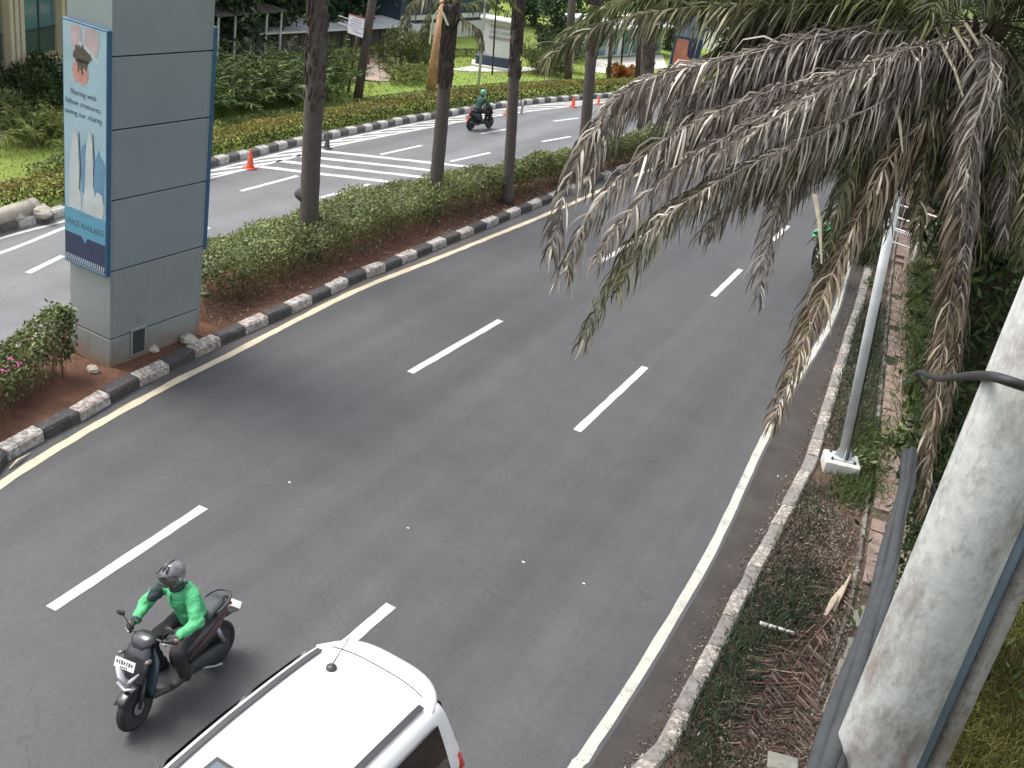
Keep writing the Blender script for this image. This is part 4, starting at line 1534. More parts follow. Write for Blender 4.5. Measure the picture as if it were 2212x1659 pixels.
def make_scooter(label, loc, rz, group=None, body='bike_dark', accent='bike_blue', steer=.12, scale=1.0, lean=0.0, zs=1.0):
    t = thing('scooter', label, 'motorcycle', loc, rz, group, scale)
    t.rotation_euler = (0, lean, rz)
    t.scale = (scale, scale, scale * zs)
    wheel(t, (0, -.64, .275), steer)
    wheel(t, (0, .62, .275), 0, .275, .105)
    # fork and front mudguard
    q = MB()
    for s in (-1, 1):
        q.tube([(s * .065, -.64, .275), (s * .07, -.52, .62)], [.02, .024], 8)
    q.tube([(0, -.52, .6), (0, -.4, 1.0)], .03, 10)
    q.build('fork', M['dark_metal'], t, smooth=True)
    q = MB()
    secs = []
    for k in range(9):
        a = math.radians(42 + k * 13)
        R = .298
        secs.append([(x, -.64 - R * math.cos(a) * (1 if abs(x) < .03 else .97), .275 + R * math.sin(a) - (0 if abs(x) < .03 else .025)) for x in (-.06, -.04, 0, .04, .06)])
    q.loft(secs, cap=False, closed=False)
    o = q.build('front_mudguard', M[body], t, smooth=True)
    sm = o.modifiers.new('s', 'SOLIDIFY')
    sm.thickness = .006
    # front cowl: from the mudguard up to the handlebar
    q = MB()
    q.loft([ring(-.6, .6, .09, .05), ring(-.61, .66, .13, .075), ring(-.6, .74, .165, .1), ring(-.55, .84, .17, .11), ring(-.48, .93, .15, .1), ring(-.42, 1.0, .1, .06)])
    o = q.build('front_cowl', M[body], t, smooth=True)
    q = MB()
    q.loft([ring(-.52, .985, .07, .03), ring(-.47, 1.03, .13, .055), ring(-.4, 1.05, .15, .06), ring(-.33, 1.045, .12, .05)])
    q.build('handlebar_cover', M[body], t, smooth=True)
    for s in (-1, 1):
        q = MB()
        q.tube([(s * .02, -.70, .66), (s * .08, -.705, .72), (s * .145, -.675, .8)], [.03, .04, .018], 8, flat=.5)
        q.build('headlight', M['lamp_glass'], t, smooth=True)
        q = MB().ball((s * .185, -.56, .9), (.03, .045, .025), 10, 6).build('indicator', M['smoke_lens'], t, smooth=True)
    q = MB().tube([(-.12, -.715, .63), (0, -.735, .58), (.12, -.715, .63)], [.02, .03, .02], 8, flat=.6).build('lower_grille', M['bike_silver'], t, smooth=True)
    # number plate on the cowl
    Mp = Rx(math.radians(-24))
    pl = MB().box((0, -.70, .9), (.27, .006, .11), Mp, .002).build('number_plate', M['plate_white'], t)
    q = MB()
    for k in range(7):
        q.box(Vector((0, -.70, .9)) + Mp @ Vector((-.1 + k * .033, -.005, .012)), (.012 if k in (1, 4) else .02, .002, .045 if k % 3 else .03), Mp)
    for k in range(4):
        q.box(Vector((0, -.70, .9)) + Mp @ Vector((-.04 + k * .026, -.005, -.036)), (.014, .002, .018), Mp)
    q.build('plate_marks', M['ink'], pl)
    # handlebar, grips, levers, mirrors
    q = MB().tube([(-.34, -.3, 1.03), (-.2, -.37, 1.05), (.2, -.37, 1.05), (.34, -.3, 1.03)], .013, 8)
    q.build('handlebar', M['dark_metal'], t, smooth=True)
    for s in (-1, 1):
        MB().tube([(s * .345, -.298, 1.03), (s * .24, -.352, 1.042)], .02, 10).build('grip', M['rubber'], t, smooth=True)
        MB().tube([(s * .33, -.35, 1.03), (s * .22, -.405, 1.045)], .007, 6).build('brake_lever', M['bike_silver'], t, smooth=True)
        mi = MB().tube([(s * .2, -.37, 1.06), (s * .25, -.38, 1.16), (s * .31, -.37, 1.22)], .007, 6).build('mirror', M['black_plastic'], t, smooth=True)
        MB().ball((s * .335, -.375, 1.25), (.062, .02, .042), 12, 8, Ry(s * .25)).build('mirror_shell', M['black_plastic'], mi, smooth=True)
    # leg shield, floor, body, seat, tail
    q = MB()
    q.loft([ring(-.5, .4, .12, .1), ring(-.47, .62, .2, .13), ring(-.42, .8, .19, .1), ring(-.39, .9, .13, .06)])
    q.build('leg_shield', M[accent], t, smooth=True)
    q = MB()
    q.loft([ring(-.47, .34, .13, .055), ring(-.25, .3, .17, .05), ring(.0, .3, .17, .055), ring(.12, .34, .15, .08)])
    q.build('floorboard', M['black_plastic'], t, smooth=True)
    q = MB()
    q.loft([ring(-.02, .46, .1, .13), ring(.1, .55, .145, .2), ring(.3, .6, .165, .19), ring(.52, .66, .16, .15), ring(.72, .74, .11, .09), ring(.84, .78, .05, .045)])
    q.build('rear_body', M[body], t, smooth=True)
    for s in (-1, 1):
        q = MB().tube([(s * .155, .02, .5), (s * .172, .25, .62), (s * .165, .5, .72), (s * .11, .74, .79)], [.004, .006, .006, .004], 6, flat=.5)
        q.build('side_stripe', M['bike_red'], t)
    q = MB()
    q.loft([ring(-.06, .76, .08, .03), ring(.05, .79, .12, .045), ring(.25, .8, .135, .05), ring(.42, .83, .145, .05), ring(.6, .87, .135, .045), ring(.72, .88, .08, .03)])
    q.build('seat', M['seat_vinyl'], t, smooth=True)
    q = MB().tube(catmull([(-.15, .5, .83), (-.155, .68, .87), (-.1, .8, .9), (0, .84, .905), (.1, .8, .9), (.155, .68, .87), (.15, .5, .83)], .06), .016, 8)
    q.build('grab_rail', M['dark_metal'], t, smooth=True)
    MB().ball((0, .83, .74), (.08, .03, .035), 12, 8).build('tail_light', M['red_lens'], t, smooth=True)
    q = MB()
    q.loft([ring(.72, .62, .08, .02), ring(.84, .6, .075, .012), ring(.95, .56, .07, .01)])
    q.build('rear_mudguard', M['black_plastic'], t, smooth=True)
    MB().box((0, .95, .64), (.2, .006, .085), Rx(math.radians(-28)), .002).build('rear_plate', M['plate_white'], t)
    # engine case, muffler, stand
    q = MB()
    q.loft([ring(.02, .33, .05, .08), ring(.2, .31, .06, .1), ring(.45, .29, .06, .09), ring(.66, .28, .05, .08)])
    o = q.build('engine_case', M['dark_metal'], t, smooth=True)
    o.location = (.1, 0, 0)
    q = MB().tube([(-.13, .1, .28), (-.15, .3, .27), (-.16, .5, .3), (-.165, .86, .38)], [.02, .045, .055, .05], 12)
    q.build('muffler', M['dark_metal'], t, smooth=True)
    MB().tube([(.12, .18, .25), (.17, .38, .16), (.2, .46, .15)], [.012, .012, .02], 6).build('side_stand', M['steel'], t, smooth=True)
    MB().tube([(.13, .5, .62), (.12, .6, .34)], .028, 8).build('rear_shock', M['bike_silver'], t, smooth=True)
    return t


def hand(mb, c, s):
    """a gloved hand closed on the grip: palm behind, four fingers over the front, thumb below"""
    c = Vector(c)
    out = Vector((s * .88, .48, 0)).normalized()
    mb.ball(c + Vector((0, .03, .012)), (.045, .04, .024), 10, 6, Rz(s * .5))
    for k, ln in enumerate((.95, 1.05, 1.0, .85)):
        b = c + out * (-.036 + .024 * k) + Vector((0, .012, .022))
        mb.capsule(b, b + Vector((-s * .01, -.035 * ln, .004)), .0105, .0095, 6)
        mb.capsule(b + Vector((-s * .01, -.035 * ln, .004)), b + Vector((-s * .012, -.046 * ln, -.034)), .0095, .009, 6)
        mb.capsule(b + Vector((-s * .012, -.046 * ln, -.034)), b + Vector((-s * .004, -.016, -.05)), .009, .008, 6)
    b = c - out * .05 + Vector((0, .03, -.005))
    mb.capsule(b, b + Vector((-s * .004, -.03, -.02)), .0125, .011, 6)
    mb.capsule(b + Vector((-s * .004, -.03, -.02)), b + Vector((0, -.05, -.03)), .011, .009, 6)


RIDER = {}


def rider_meshes():
    J = dict(pel=(0, .3, .9), bel=(0, .25, 1.06), che=(0, .17, 1.25), nek=(0, .1, 1.43), hd=(0, .05, 1.57))
    sh = lambda s: Vector((s * .185, .13, 1.37))
    el = lambda s: Vector((s * .36, -.02, 1.13))
    wr = lambda s: Vector((s * .305, -.24, 1.06))
    hp = lambda s: Vector((s * .1, .27, .88))
    kn = lambda s: Vector((s * .2, -.18, .76))
    an = lambda s: Vector((s * .17, -.06, .4))
    # bare body, one surface
    b = MB()
    b.capsule(J['pel'], J['bel'], .135, .12)
    b.capsule(J['bel'], J['che'], .12, .14)
    b.capsule(J['che'], J['nek'], .13, .055)
    b.capsule(J['nek'], (0, .06, 1.52), .055, .055)
    b.ball((0, .045, 1.585), (.078, .097, .112), 16, 12)
    b.ball((0, -.02, 1.535), (.05, .05, .055), 12, 8)
    b.capsule((0, -.05, 1.6), (0, -.068, 1.565), .011, .016, 8)
    for s in (-1, 1):
        b.ball((s * .08, .06, 1.58), (.012, .025, .035), 8, 6)
        b.ball((s * .032, -.043, 1.6), (.016, .008, .01), 8, 6)
        b.capsule(sh(s), el(s), .055, .045)
        b.capsule(el(s), wr(s), .044, .03)
        b.ball(wr(s) + Vector((0, -.05, -.01)), (.04, .04, .025), 10, 6)
        b.capsule(hp(s), kn(s), .085, .06)
        b.capsule(kn(s), an(s), .058, .04)
        b.capsule(an(s), an(s) + Vector((0, -.11, -.04)), .034, .024)
    b.capsule((-.035 + .01, -.053, 1.525), (.025, -.053, 1.525), .009, .009, 8)
    body = remesh(b, .011, 3)
    # jacket
    j = MB()
    j.capsule((0, .29, .93), (0, .24, 1.08), .165, .155, 16)
    j.capsule((0, .24, 1.08), (0, .17, 1.26), .155, .165, 16)
    for s in (-1, 1):
        j.capsule((s * .07, .19, 1.2), (s * .13, .14, 1.34), .125, .085, 12)
        j.capsule(sh(s), el(s), .083, .072)
        j.capsule(el(s), wr(s) + Vector((0, .03, 0)), .072, .056)
        j.ball(el(s) + Vector((0, .02, -.01)), .078, 10, 8)
    j.capsule((0, .13, 1.36), (0, .1, 1.44), .085, .068, 12)
    jac = remesh(j, .012, 4)
    for v in jac.vertices:          # creases in the cloth
        q_ = v.co
        k = .016 * mnoise.noise(Vector((q_.x * 9, q_.y * 9, q_.z * 17))) + .007 * mnoise.noise(q_ * 34)
        v.co += v.normal * k
    # trousers
    p = MB()
    p.capsule((0, .31, .88), (0, .28, .97), .15, .14, 14)
    for s in (-1, 1):
        p.capsule(hp(s), kn(s), .108, .082)
        p.capsule(kn(s), an(s) + Vector((0, -.01, -.05)), .08, .068)
        p.ball(kn(s), .086, 10, 8)
    tro = remesh(p, .016, 4)
    for v in tro.vertices:
        v.co += v.normal * (.013 * mnoise.noise(v.co * 13) + .006 * mnoise.noise(v.co * 30))
    glv = []
    for s in (-1, 1):
        gl = MB()
        hand(gl, Vector((s * .29, -.325, 1.037)), s)
        gl.capsule(wr(s) + Vector((0, .01, 0)), Vector((s * .29, -.295, 1.045)), .036, .032, 10)
        glv.append(remesh(gl, .006, 2))
    shs = []
    for s in (-1, 1):
        q = MB()
        a = an(s)
        q.capsule(a + Vector((0, .03, -.045)), a + Vector((0, -.17, -.05)), .055, .048, 10)
        q.capsule(a + Vector((0, .0, .03)), a + Vector((0, 0, -.03)), .062, .06, 10)
        shs.append(remesh(q, .012, 3))
    # helmet shell: open over the face, with a chin bar
    h = MB()
    n, m = 28, 16
    R = (.132, .158, .15)
    c = Vector((0, .06, 1.615))
    vs, fs, keep = [], [], {}
    for i in range(m + 1):
        th = -math.pi / 2 + math.pi * i / m
        for k in range(n):
            a = 2 * math.pi * k / n
            vs.append(c + Vector((R[0] * math.cos(th) * math.cos(a), R[1] * math.cos(th) * math.sin(a), R[2] * math.sin(th))))
    for i in range(m):
        for k in range(n):
            a = 2 * math.pi * (k + .5) / n
            th = -math.pi / 2 + math.pi * (i + .5) / m
            front = math.sin(a) < -.45
            if th < -.95 or (front and -.62 < th < .12):
                continue
            fs.append((i * n + k, i * n + (k + 1) % n, (i + 1) * n + (k + 1) % n, (i + 1) * n + k))
    h.add(vs, fs)
    hel = h.mesh('helmet', M['helmet'], smooth=True)
    b_ = bmesh.new()
    b_.from_mesh(hel)
    bmesh.ops.delete(b_, geom=[v for v in b_.verts if not v.link_faces], context='VERTS')
    bmesh.ops.solidify(b_, geom=b_.faces[:], thickness=.018)
    b_.to_mesh(hel)
    b_.free()
    vz = MB()
    secs = []
    for i in range(6):
        th = -.66 + .85 * i / 5
        secs.append([c + Vector((R[0] * 1.03 * math.cos(th) * math.cos(a), R[1] * 1.04 * math.cos(th) * math.sin(a), R[2] * 1.03 * math.sin(th))) for a in [math.radians(207 + 126 * k / 10) for k in range(11)]])
    vz.loft(secs, cap=False, closed=False)
    vis_ = vz.mesh('visor', M['visor'], smooth=True)
    pk = MB()
    pk.tube([c + Vector((-.125, -.05, .02)), c + Vector((-.09, -.13, .045)), c + Vector((0, -.175, .06)), c + Vector((.09, -.13, .045)), c + Vector((.125, -.05, .02))], [.012, .016, .018, .016, .012], 8, flat=.6)
    peak = pk.mesh('helmet_peak', M['black_plastic'], smooth=True, fix=True)
    RIDER.update(body=body, jacket=jac, trousers=tro, gloves=glv, shoes=shs, helmet=hel, visor=vis_, peak=peak)


def put(name, me, mats, parent, smooth=True):
    me = me.copy()
    me.name = name
    me.materials.clear()
    for m in mats:
        me.materials.append(M[m])
    if smooth:
        me.polygons.foreach_set('use_smooth', [True] * len(me.polygons))
    return link(bpy.data.objects.new(name, me), parent)


def make_rider(label, bike, jacket='jacket', sleeve='jacket_dark', helmet='helmet', group=None):
    t = thing('person', label, 'person', bike.location, bike.rotation_euler.z, group, bike.scale.x)
    t.rotation_euler = bike.rotation_euler
    t.scale = bike.scale
    put('body', RIDER['body'], ['skin'], t)
    j = put('jacket', RIDER['jacket'], [jacket, sleeve], t)
    for p in j.data.polygons:
        c = p.center
        if -.31 < c.x < -.16 and 1.17 < c.z < 1.42 and c.z + c.x * .6 > 1.03:
            p.material_index = 1
        elif abs(c.x) < .1 and c.z > 1.41:
            p.material_index = 1
    put('trousers', RIDER['trousers'], ['trousers'], t)
    for s_ in (-1, 1):
        e_, w_ = Vector((s_ * .36, -.02, 1.13)), Vector((s_ * .305, -.21, 1.06))
        d_ = (w_ - e_).normalized()
        put('cuff', MB().tube([w_ - d_ * .005, w_ + d_ * .03], [.058, .052], 14).mesh('cuff', [], fix=True), [sleeve], j)
    put('zip', MB().tube([(0, .012, 1.36), (0, -.002, 1.27), (0, .03, 1.18), (0, .09, 1.05)], .006, 6).mesh('zip', [], fix=True), [sleeve], j)
    put('collar', MB().lathe([(.088, 0), (.08, .05), (.072, .05), (.08, 0)], (0, .11, 1.4), 18, Rx(.25)).mesh('collar', [], fix=True), [sleeve], j)
    for s in RIDER['gloves']:
        put('glove', s, ['glove'], t)
    for s in RIDER['shoes']:
        put('shoe', s, ['shoe'], t)
    h = put('helmet', RIDER['helmet'], [helmet], t)
    put('visor', RIDER['visor'], ['visor'], h)
    put('helmet_peak', RIDER['peak'], ['black_plastic'], h)
    c = Vector((0, .06, 1.615))
    for sx in (-1, 0, 1):
        q = MB().tube([c + Vector((math.sin(sx * .45) * .137 * math.cos(a), -.163 * math.cos(a) * math.cos(sx * .45) * 1.0, .155 * math.sin(a))) for a in [math.radians(x) for x in ((38, 60, 85, 110) if sx == 0 else (30, 48, 62))]], [.01, .018, .018, .01][:4 if sx == 0 else 3], 6, flat=.5)
        put('helmet_vent', q.mesh('helmet_vent', [], fix=True), ['black_plastic'], h)
    for sx in (-1, 1):
        put('visor_pivot', MB().lathe([(.026, 0), (.024, .01), (0, .012)], c + Vector((sx * .13, -.02, -.03)), 14, Ry(sx * math.pi / 2)).mesh('visor_pivot', [], fix=True), ['bike_silver'], h)
    q = MB()
    c = Vector((0, .06, 1.615))
    q.ball((0, -.025, 1.545), (.075, .07, .06), 14, 9)
    put('face_mask', q.mesh('face_mask', [], fix=True), ['mask'], h)
    return t


rider_meshes()
fw, rw = at(299, 1568), at(474, 1426)
mid = (fw + rw) / 2
rzb = math.atan2(rw.y - fw.y, rw.x - fw.x) - math.pi / 2
s1 = (rw - fw).length / 1.26
print('scooter scale', s1, 'rz', math.degrees(rzb))
bike = make_scooter('dark scooter with a white front number plate ridden towards the camera beside the white car', (mid.x, mid.y, 0), rzb, 'scooters on the roads', scale=s1, lean=math.radians(-8), zs=.93)
make_rider('rider in bright green jacket and grey helmet beside the white car', bike, group='scooter riders')
p = at(1035, 279)
b = make_scooter('dark scooter on the far carriageway near the hatched margin, seen from behind', (p.x, p.y, 0), math.pi - .25, 'scooters on the roads', 'bike_dark', 'bike_dark', 0, .88)
make_rider('rider in a dark green jacket and green helmet on the far carriageway', b, 'jacket_deep', 'jacket_deep', 'helmet_green', 'scooter riders')
p = at(398, 374)
b = make_scooter('pale scooter mostly hidden behind the right edge of the grey pillar', (p.x, p.y, 0), math.pi - 1.35, 'scooters on the roads', 'plate_white', 'bike_dark', 0, .85)
make_rider('rider in dark clothes mostly hidden behind the grey pillar', b, 'jacket_dark', 'jacket_dark', 'helmet', 'scooter riders')
p = at(1764, 604)
b = make_scooter('dark scooter coming along the right lane, half behind hanging palm fronds', (p.x, p.y, 0), .05, 'scooters on the roads', 'bike_dark', 'bike_dark', 0, 1.12)
make_rider('rider in a green jacket half hidden by the hanging palm fronds at the right kerb', b, 'jacket', 'jacket_dark', 'bike_dark', 'scooter riders')

# ------------------------------------------------------------------ the white car
CARZ = 1.75
ra, rb = at(694, 1384, CARZ - .06), at(940, 1532, CARZ - .12)
rc = (ra + rb) / 2
la = at(330, 1659, CARZ - .06)
car_rz = math.atan2(ra.y - la.y, ra.x - la.x) - math.pi / 2
print('car width', (ra - rb).length, 'rz', math.degrees(car_rz))
car_rz *= .8
dirr = Vector((-math.sin(car_rz), math.cos(car_rz), 0))      # towards the rear
cpos = Vector((rc.x + .03, rc.y, 0)) - dirr * 2.04
car = thing('car', 'white people carrier with dark roof strips at the bottom edge, passing the green rider', 'car', cpos, car_rz, scale=1.1)
car.scale.z = 1.02
stn = [  # y, roof z, half width at roof, half width at belt, belt z, bottom z, half width low
    (-2.12, .62, .50, .62, .58, .32, .60), (-2.06, .78, .60, .74, .66, .24, .74), (-1.7, .93, .66, .82, .74, .22, .82), (-1.15, 1.03, .7, .845, .92, .22, .845), (-.8, 1.34, .66, .85, .97, .22, .85),
    (-.42, 1.63, .63, .85, .98, .22, .85), (0, 1.71, .655, .85, .99, .22, .85), (.6, 1.745, .665, .85, 1.0, .22, .85), (1.2, 1.745, .665, .85, 1.02, .22, .85), (1.6, 1.73, .66, .845, 1.03, .24, .845),
    (1.84, 1.705, .65, .84, 1.03, .28, .835), (1.95, 1.64, .63, .835, 1.03, .3, .83), (2.03, 1.4, .66, .825, 1.02, .32, .82), (2.1, 1.05, .74, .81, .98, .34, .8), (2.13, .7, .76, .79, .68, .38, .76)]
secs = []
for y, zr, hr, hb_, zb, z0, hl in stn:
    half = [(0, zr + .02), (hr * .55, zr + .012), (hr * .86, zr - .015), (hr, zr - .06), (hr + (hb_ - hr) * .45, zb + (zr - zb) * .52), (hb_, zb), (hb_ + .012, zb - .1), (hl, (zb + z0) / 2), (hl - .01, z0 + .08), (hl - .08, z0)]
    secs.append([(x, y, z) for x, z in half] + [(-x, y, z) for x, z in half[::-1][:-1]])
q = MB().loft(secs)
body = q.build('body', M['car_white'], car, smooth=True)
ss = body.modifiers.new('s', 'SUBSURF')
ss.levels = 2
ss.render_levels = 2


def sidept(y, f, s, out=.004):
    """a point on the flank: f = 0 at the belt, 1 at the roof edge"""
    ys = [k[0] for k in stn]
    zr = np.interp(y, ys, [k[1] for k in stn]) - .075
    hr = np.interp(y, ys, [k[2] for k in stn])
    hb_ = np.interp(y, ys, [k[3] for k in stn])
    zb = np.interp(y, ys, [k[4] for k in stn])
    return Vector((s * (hb_ + (hr - hb_) * f + out + .012 * 4 * f * (1 - f)), y, zb + (zr - zb) * f))


for s in (-1, 1):
    for y0, y1_, sk0, sk1 in ((-.78, .08, .0, 0), (.13, 1.0, 0, 0), (1.06, 1.82, 0, .0)):
        q = MB()
        rows = []
        for k in range(7):
            f = .05 + .86 * k / 6
            a = y0 + (f * .62 if y0 < -.5 else 0)
            b_ = y1_ - (f * .1 if y1_ > 1.5 else 0)
            rows.append([sidept(a + (b_ - a) * i / 10, f, s, .024) for i in range(11)])
        q.loft(rows, cap=False, closed=False)
        wn = q.build('side_window', M['car_glass'], car, smooth=True)
    # black ditch strips along the roof
    q = MB()
    L_, R_ = [], []
    for i in range(16):
        y = -.32 + 2.02 * i / 15
        zr = np.interp(y, [k[0] for k in stn], [k[1] for k in stn])
        hr = np.interp(y, [k[0] for k in stn], [k[2] for k in stn])
        L_.append(Vector((s * hr * .86, y, zr - .002)))
        R_.append(Vector((s * (hr * .86 - .055), y, zr + .01)))
    q.ribbon(L_, R_)
    o = q.build('roof_strip', M['car_black'], car)
    sm = o.modifiers.new('s', 'SOLIDIFY')
    sm.thickness = .012
    sm.offset = 0
    q = MB().loft([ring(2.07, .72, .03, .05), ring(2.05, .9, .05, .1), ring(2.0, 1.08, .04, .06)])
    q = MB()
    q.tube([(s * .80, 2.0, .74), (s * .815, 2.045, .9), (s * .795, 2.0, 1.08)], [.03, .06, .03], 10, flat=.7)
    q.build('tail_light', M['red_lens'], car, smooth=True)
    q = MB().tube([(s * .8, -1.0, 1.0), (s * .9, -1.02, 1.02)], .02, 8)
    mi = q.build('door_mirror', M['car_white'], car, smooth=True)
    MB().ball((s * .97, -1.0, 1.04), (.09, .05, .06), 12, 8).build('mirror_shell', M['car_white'], mi, smooth=True)
    for y in (-1.35, 1.3):
        prof = []
        for k in range(13):
            a = 2 * math.pi * k / 12
            prof.append((.24 + .07 * math.cos(a), .1 * math.sin(a)))
        wq = MB().lathe(prof, (s * .76, y, .31), 32, Ry(math.pi / 2)).build('wheel', M['rubber'], car, smooth=True)
        q = MB().lathe([(.0, .1), (.06, .1), (.19, .085), (.2, .06), (.2, -.05)], (s * .755, y, .31), 28, Ry(math.pi / 2 * s))
        q.build('hub_cap', M['bike_silver'], wq, smooth=True)
    q = MB()
    q.box((s * .852, .1, .9), (.03, .14, .025), None, .008)
    q.build('door_handle', M['car_white'], car)
# windscreen, rear glass, sunroof, spoiler, aerial
for nm, ya, yb, wd in (('windscreen', -1.1, -.46, .0), ('rear_window', 1.985, 2.075, .0)):
    q = MB()
    rows = []
    for k in range(6):
        y = ya + (yb - ya) * k / 5
        zr = np.interp(y, [k_[0] for k_ in stn], [k_[1] for k_ in stn])
        hr = np.interp(y, [k_[0] for k_ in stn], [k_[2] for k_ in stn])
        rows.append([(x * hr * .86, y + (-.012 if nm == 'windscreen' else .02), zr + .03 - .02 * x * x) for x in [-1 + 2 * i / 10 for i in range(11)]])
    q.loft(rows, cap=False, closed=False)
    q.build(nm, M['car_glass'], car, smooth=True)
q = MB()
q.box((.02, -.02, 1.738), (.74, .62, .012), None, .005)
sr = q.build('sunroof', M['car_black'], car)
MB().box((.02, -.02, 1.7475), (.66, .54, .006), None, .002).build('sunroof_glass', M['sunroof_glass'], sr)
q = MB()
xs_ = [.615 * math.sin(math.pi / 2 * (-1 + 2 * i / 24)) for i in range(25)]
q.loft([[(x, 1.74 + (y - 1.74) * max(.05, 1 - (abs(x) / .625) ** 3.4) ** .6, z - .05 * (abs(x) / .62) ** 3) for x in xs_] for y, dy, z in ((1.76, 0, 1.70), (1.82, 0, 1.737), (1.9, 0, 1.73), (2.04, 0, 1.7), (2.1, 0, 1.675), (2.105, 0, 1.65), (2.07, 0, 1.63), (1.8, 0, 1.62))], cap=False, closed=False)
o = q.build('spoiler', M['car_white'], car, smooth=True)
q = MB()
q.tube([(x, 1.84 - .09 * (abs(x) / .6) ** 3, 1.742 - .03 * (abs(x) / .6) ** 2.5) for x in [-.48 + .96 * i / 16 for i in range(17)]], .0045, 5)
q.build('spoiler_seam', M['car_black'], car)
q = MB().lathe([(.05, 0), (.045, .02), (.02, .035), (0, .037)], (-.3, 1.56, 1.745), 14)
an_ = q.build('aerial_base', M['car_black'], car, smooth=True)
MB().tube([(-.3, 1.56, 1.775), (-.3, 1.78, 1.95)], [.008, .004], 6).build('aerial_rod', M['car_black'], an_)
MB().box((0, 2.14, .5), (1.5, .05, .18), None, .02).build('rear_bumper', M['car_white'], car)
# door handle scoop seen on the flank is the rear quarter fuel flap
MB().lathe([(0, .004), (.07, .003), (.075, 0)], sidept(1.2, .0, 1, .012) - Vector((0, 0, .12)), 18, Ry(math.pi / 2)).build('fuel_flap', M['car_white'], car)

# ------------------------------------------------------------------ cones and posts on the far carriageway


def cone(label, u, v, h, m, band=True, v2=None):
    p = at(u, v)
    t = thing('traffic_cone', label, 'traffic cone', p, rnd.uniform(-.5, .5), 'cones along the hatched margin')
    MB().box((0, 0, .02), (h * .55, h * .55, .04), None, .01).build('base', m, t)
    MB().lathe([(h * .21, .04), (h * .19, h * .12), (h * .05, h * .97), (h * .04, h), (0, h)], (0, 0, 0), 18).build('body', m, t, smooth=True)
    if band:
        MB().lathe([(h * .141, h * .4), (h * .108, h * .62)], (0, 0, 0), 18).build('band', M['cone'] if m != M['cone_dark'] else M['dirty_white'], t, smooth=True)
    return t


cone('bright orange traffic cone nearest the grey pillar', 540, 364, .58, M['cone'])
cone('blackened traffic cone just right of the stout palm trunk', 706, 321, .52, M['cone_dark'], False)
cone('red traffic cone left of the far green rider', 1013, 260, .5, M['cone'])
cone('faded brownish cone between the far rider and the third palm trunk', 1094, 249, .52, M['cone_faded'], False)
cone('orange traffic cone left of the fourth palm trunk', 1237, 231, .52, M['cone'])
cone('small red traffic cone right of the fourth palm trunk', 1292, 225, .4, M['cone'], False)
p = at(1126, 246)
t = thing('bollard', 'white slim bollard just right of the third palm trunk', 'bollard', p)
MB().lathe([(.05, 0), (.05, .55), (.04, .6), (0, .61)], (0, 0, 0), 12).build('post', M['dirty_white'], t, smooth=True)
MB().lathe([(.053, .3), (.053, .4)], (0, 0, 0), 12).build('band', M['kerb_grey'], t, smooth=True)

# ------------------------------------------------------------------ the right-hand side: lamp post, pavement, railing, concrete pole
lb0 = at(1812, 1012, .13)
lamp = thing('lamp_post', 'slim pale grey lamp post on a white concrete plinth in the verge', 'lamp post', lb0)
ltop = leaning(lb0, 1932, 440)
ld = (ltop - lb0).normalized()
plq = MB()
plq.box(lb0 + Vector((0, -.02, .07)), (.62, .5, .3), Rz(.25), .02)
pl_ = plq.build('plinth', M['dirty_white'], lamp, world=True)
for sx in (-1, 1):
    for sy in (-1, 1):
        MB().lathe([(.022, 0), (.022, .05), (0, .055)], lb0 + Rz(.25) @ Vector((sx * .2, sy * .15, .22)), 8).build('bolt', M['dark_metal'], lamp, world=True)
MB().box(lb0 + Vector((0, 0, .235)), (.34, .3, .025), Rz(.25), .004).build('base_plate', M['galv'], lamp, world=True)
fin = MB()
for k in range(4):
    a = k * math.pi / 2 + .25
    o = Vector((math.cos(a), math.sin(a), 0))
    fin.add([lb0 + o * .06 + Z * .24 + o.cross(Z) * .008, lb0 + o * .17 + Z * .24 + o.cross(Z) * .008, lb0 + o * .07 + Z * .5 + o.cross(Z) * .008, lb0 + o * .06 + Z * .24 - o.cross(Z) * .008, lb0 + o * .17 + Z * .24 - o.cross(Z) * .008, lb0 + o * .07 + Z * .5 - o.cross(Z) * .008], [(0, 1, 2), (5, 4, 3), (0, 3, 4, 1), (1, 4, 5, 2), (2, 5, 3, 0)])
fin.build('gusset', M['galv'], lamp, world=True)
P_ = lambda s: lb0 + Z * .24 + ld * s
MB().tube([P_(0), P_(2.4), P_(ltop.z - .1)], [.088, .082, .075], 18).build('shaft', M['galv'], lamp, smooth=True, world=True)
lt = P_(ltop.z - .1)
MB().tube([lt, lt + ld * .3], [.085, .085], 16).build('collar', simple('moss', (.22, .19, .03), .9, var=.5, scale=12), lamp, smooth=True, world=True)
MB().tube(catmull([lt + ld * .3, lt + ld * 2.6, lt + ld * 3.2 + Vector((-.5, .1, .1)), lt + ld * 3.5 + Vector((-1.6, .3, .1))], .2), .06, 12).build('arm', M['galv'], lamp, smooth=True, world=True)
hd = lt + ld * 3.5 + Vector((-1.8, .35, .1))
MB().ball(hd, (.38, .14, .08), 14, 8).build('lantern', M['galv'], lamp, smooth=True, world=True)
MB().tube([lb0 + Vector((.1, -.1, .2)), P_(.5) + Vector((.1, -.03, 0)), P_(1.6) + Vector((.1, 0, 0)), P_(3) + Vector((.1, 0, 0))], .014, 6).build('cable', M['wire_black'], lamp, world=True)

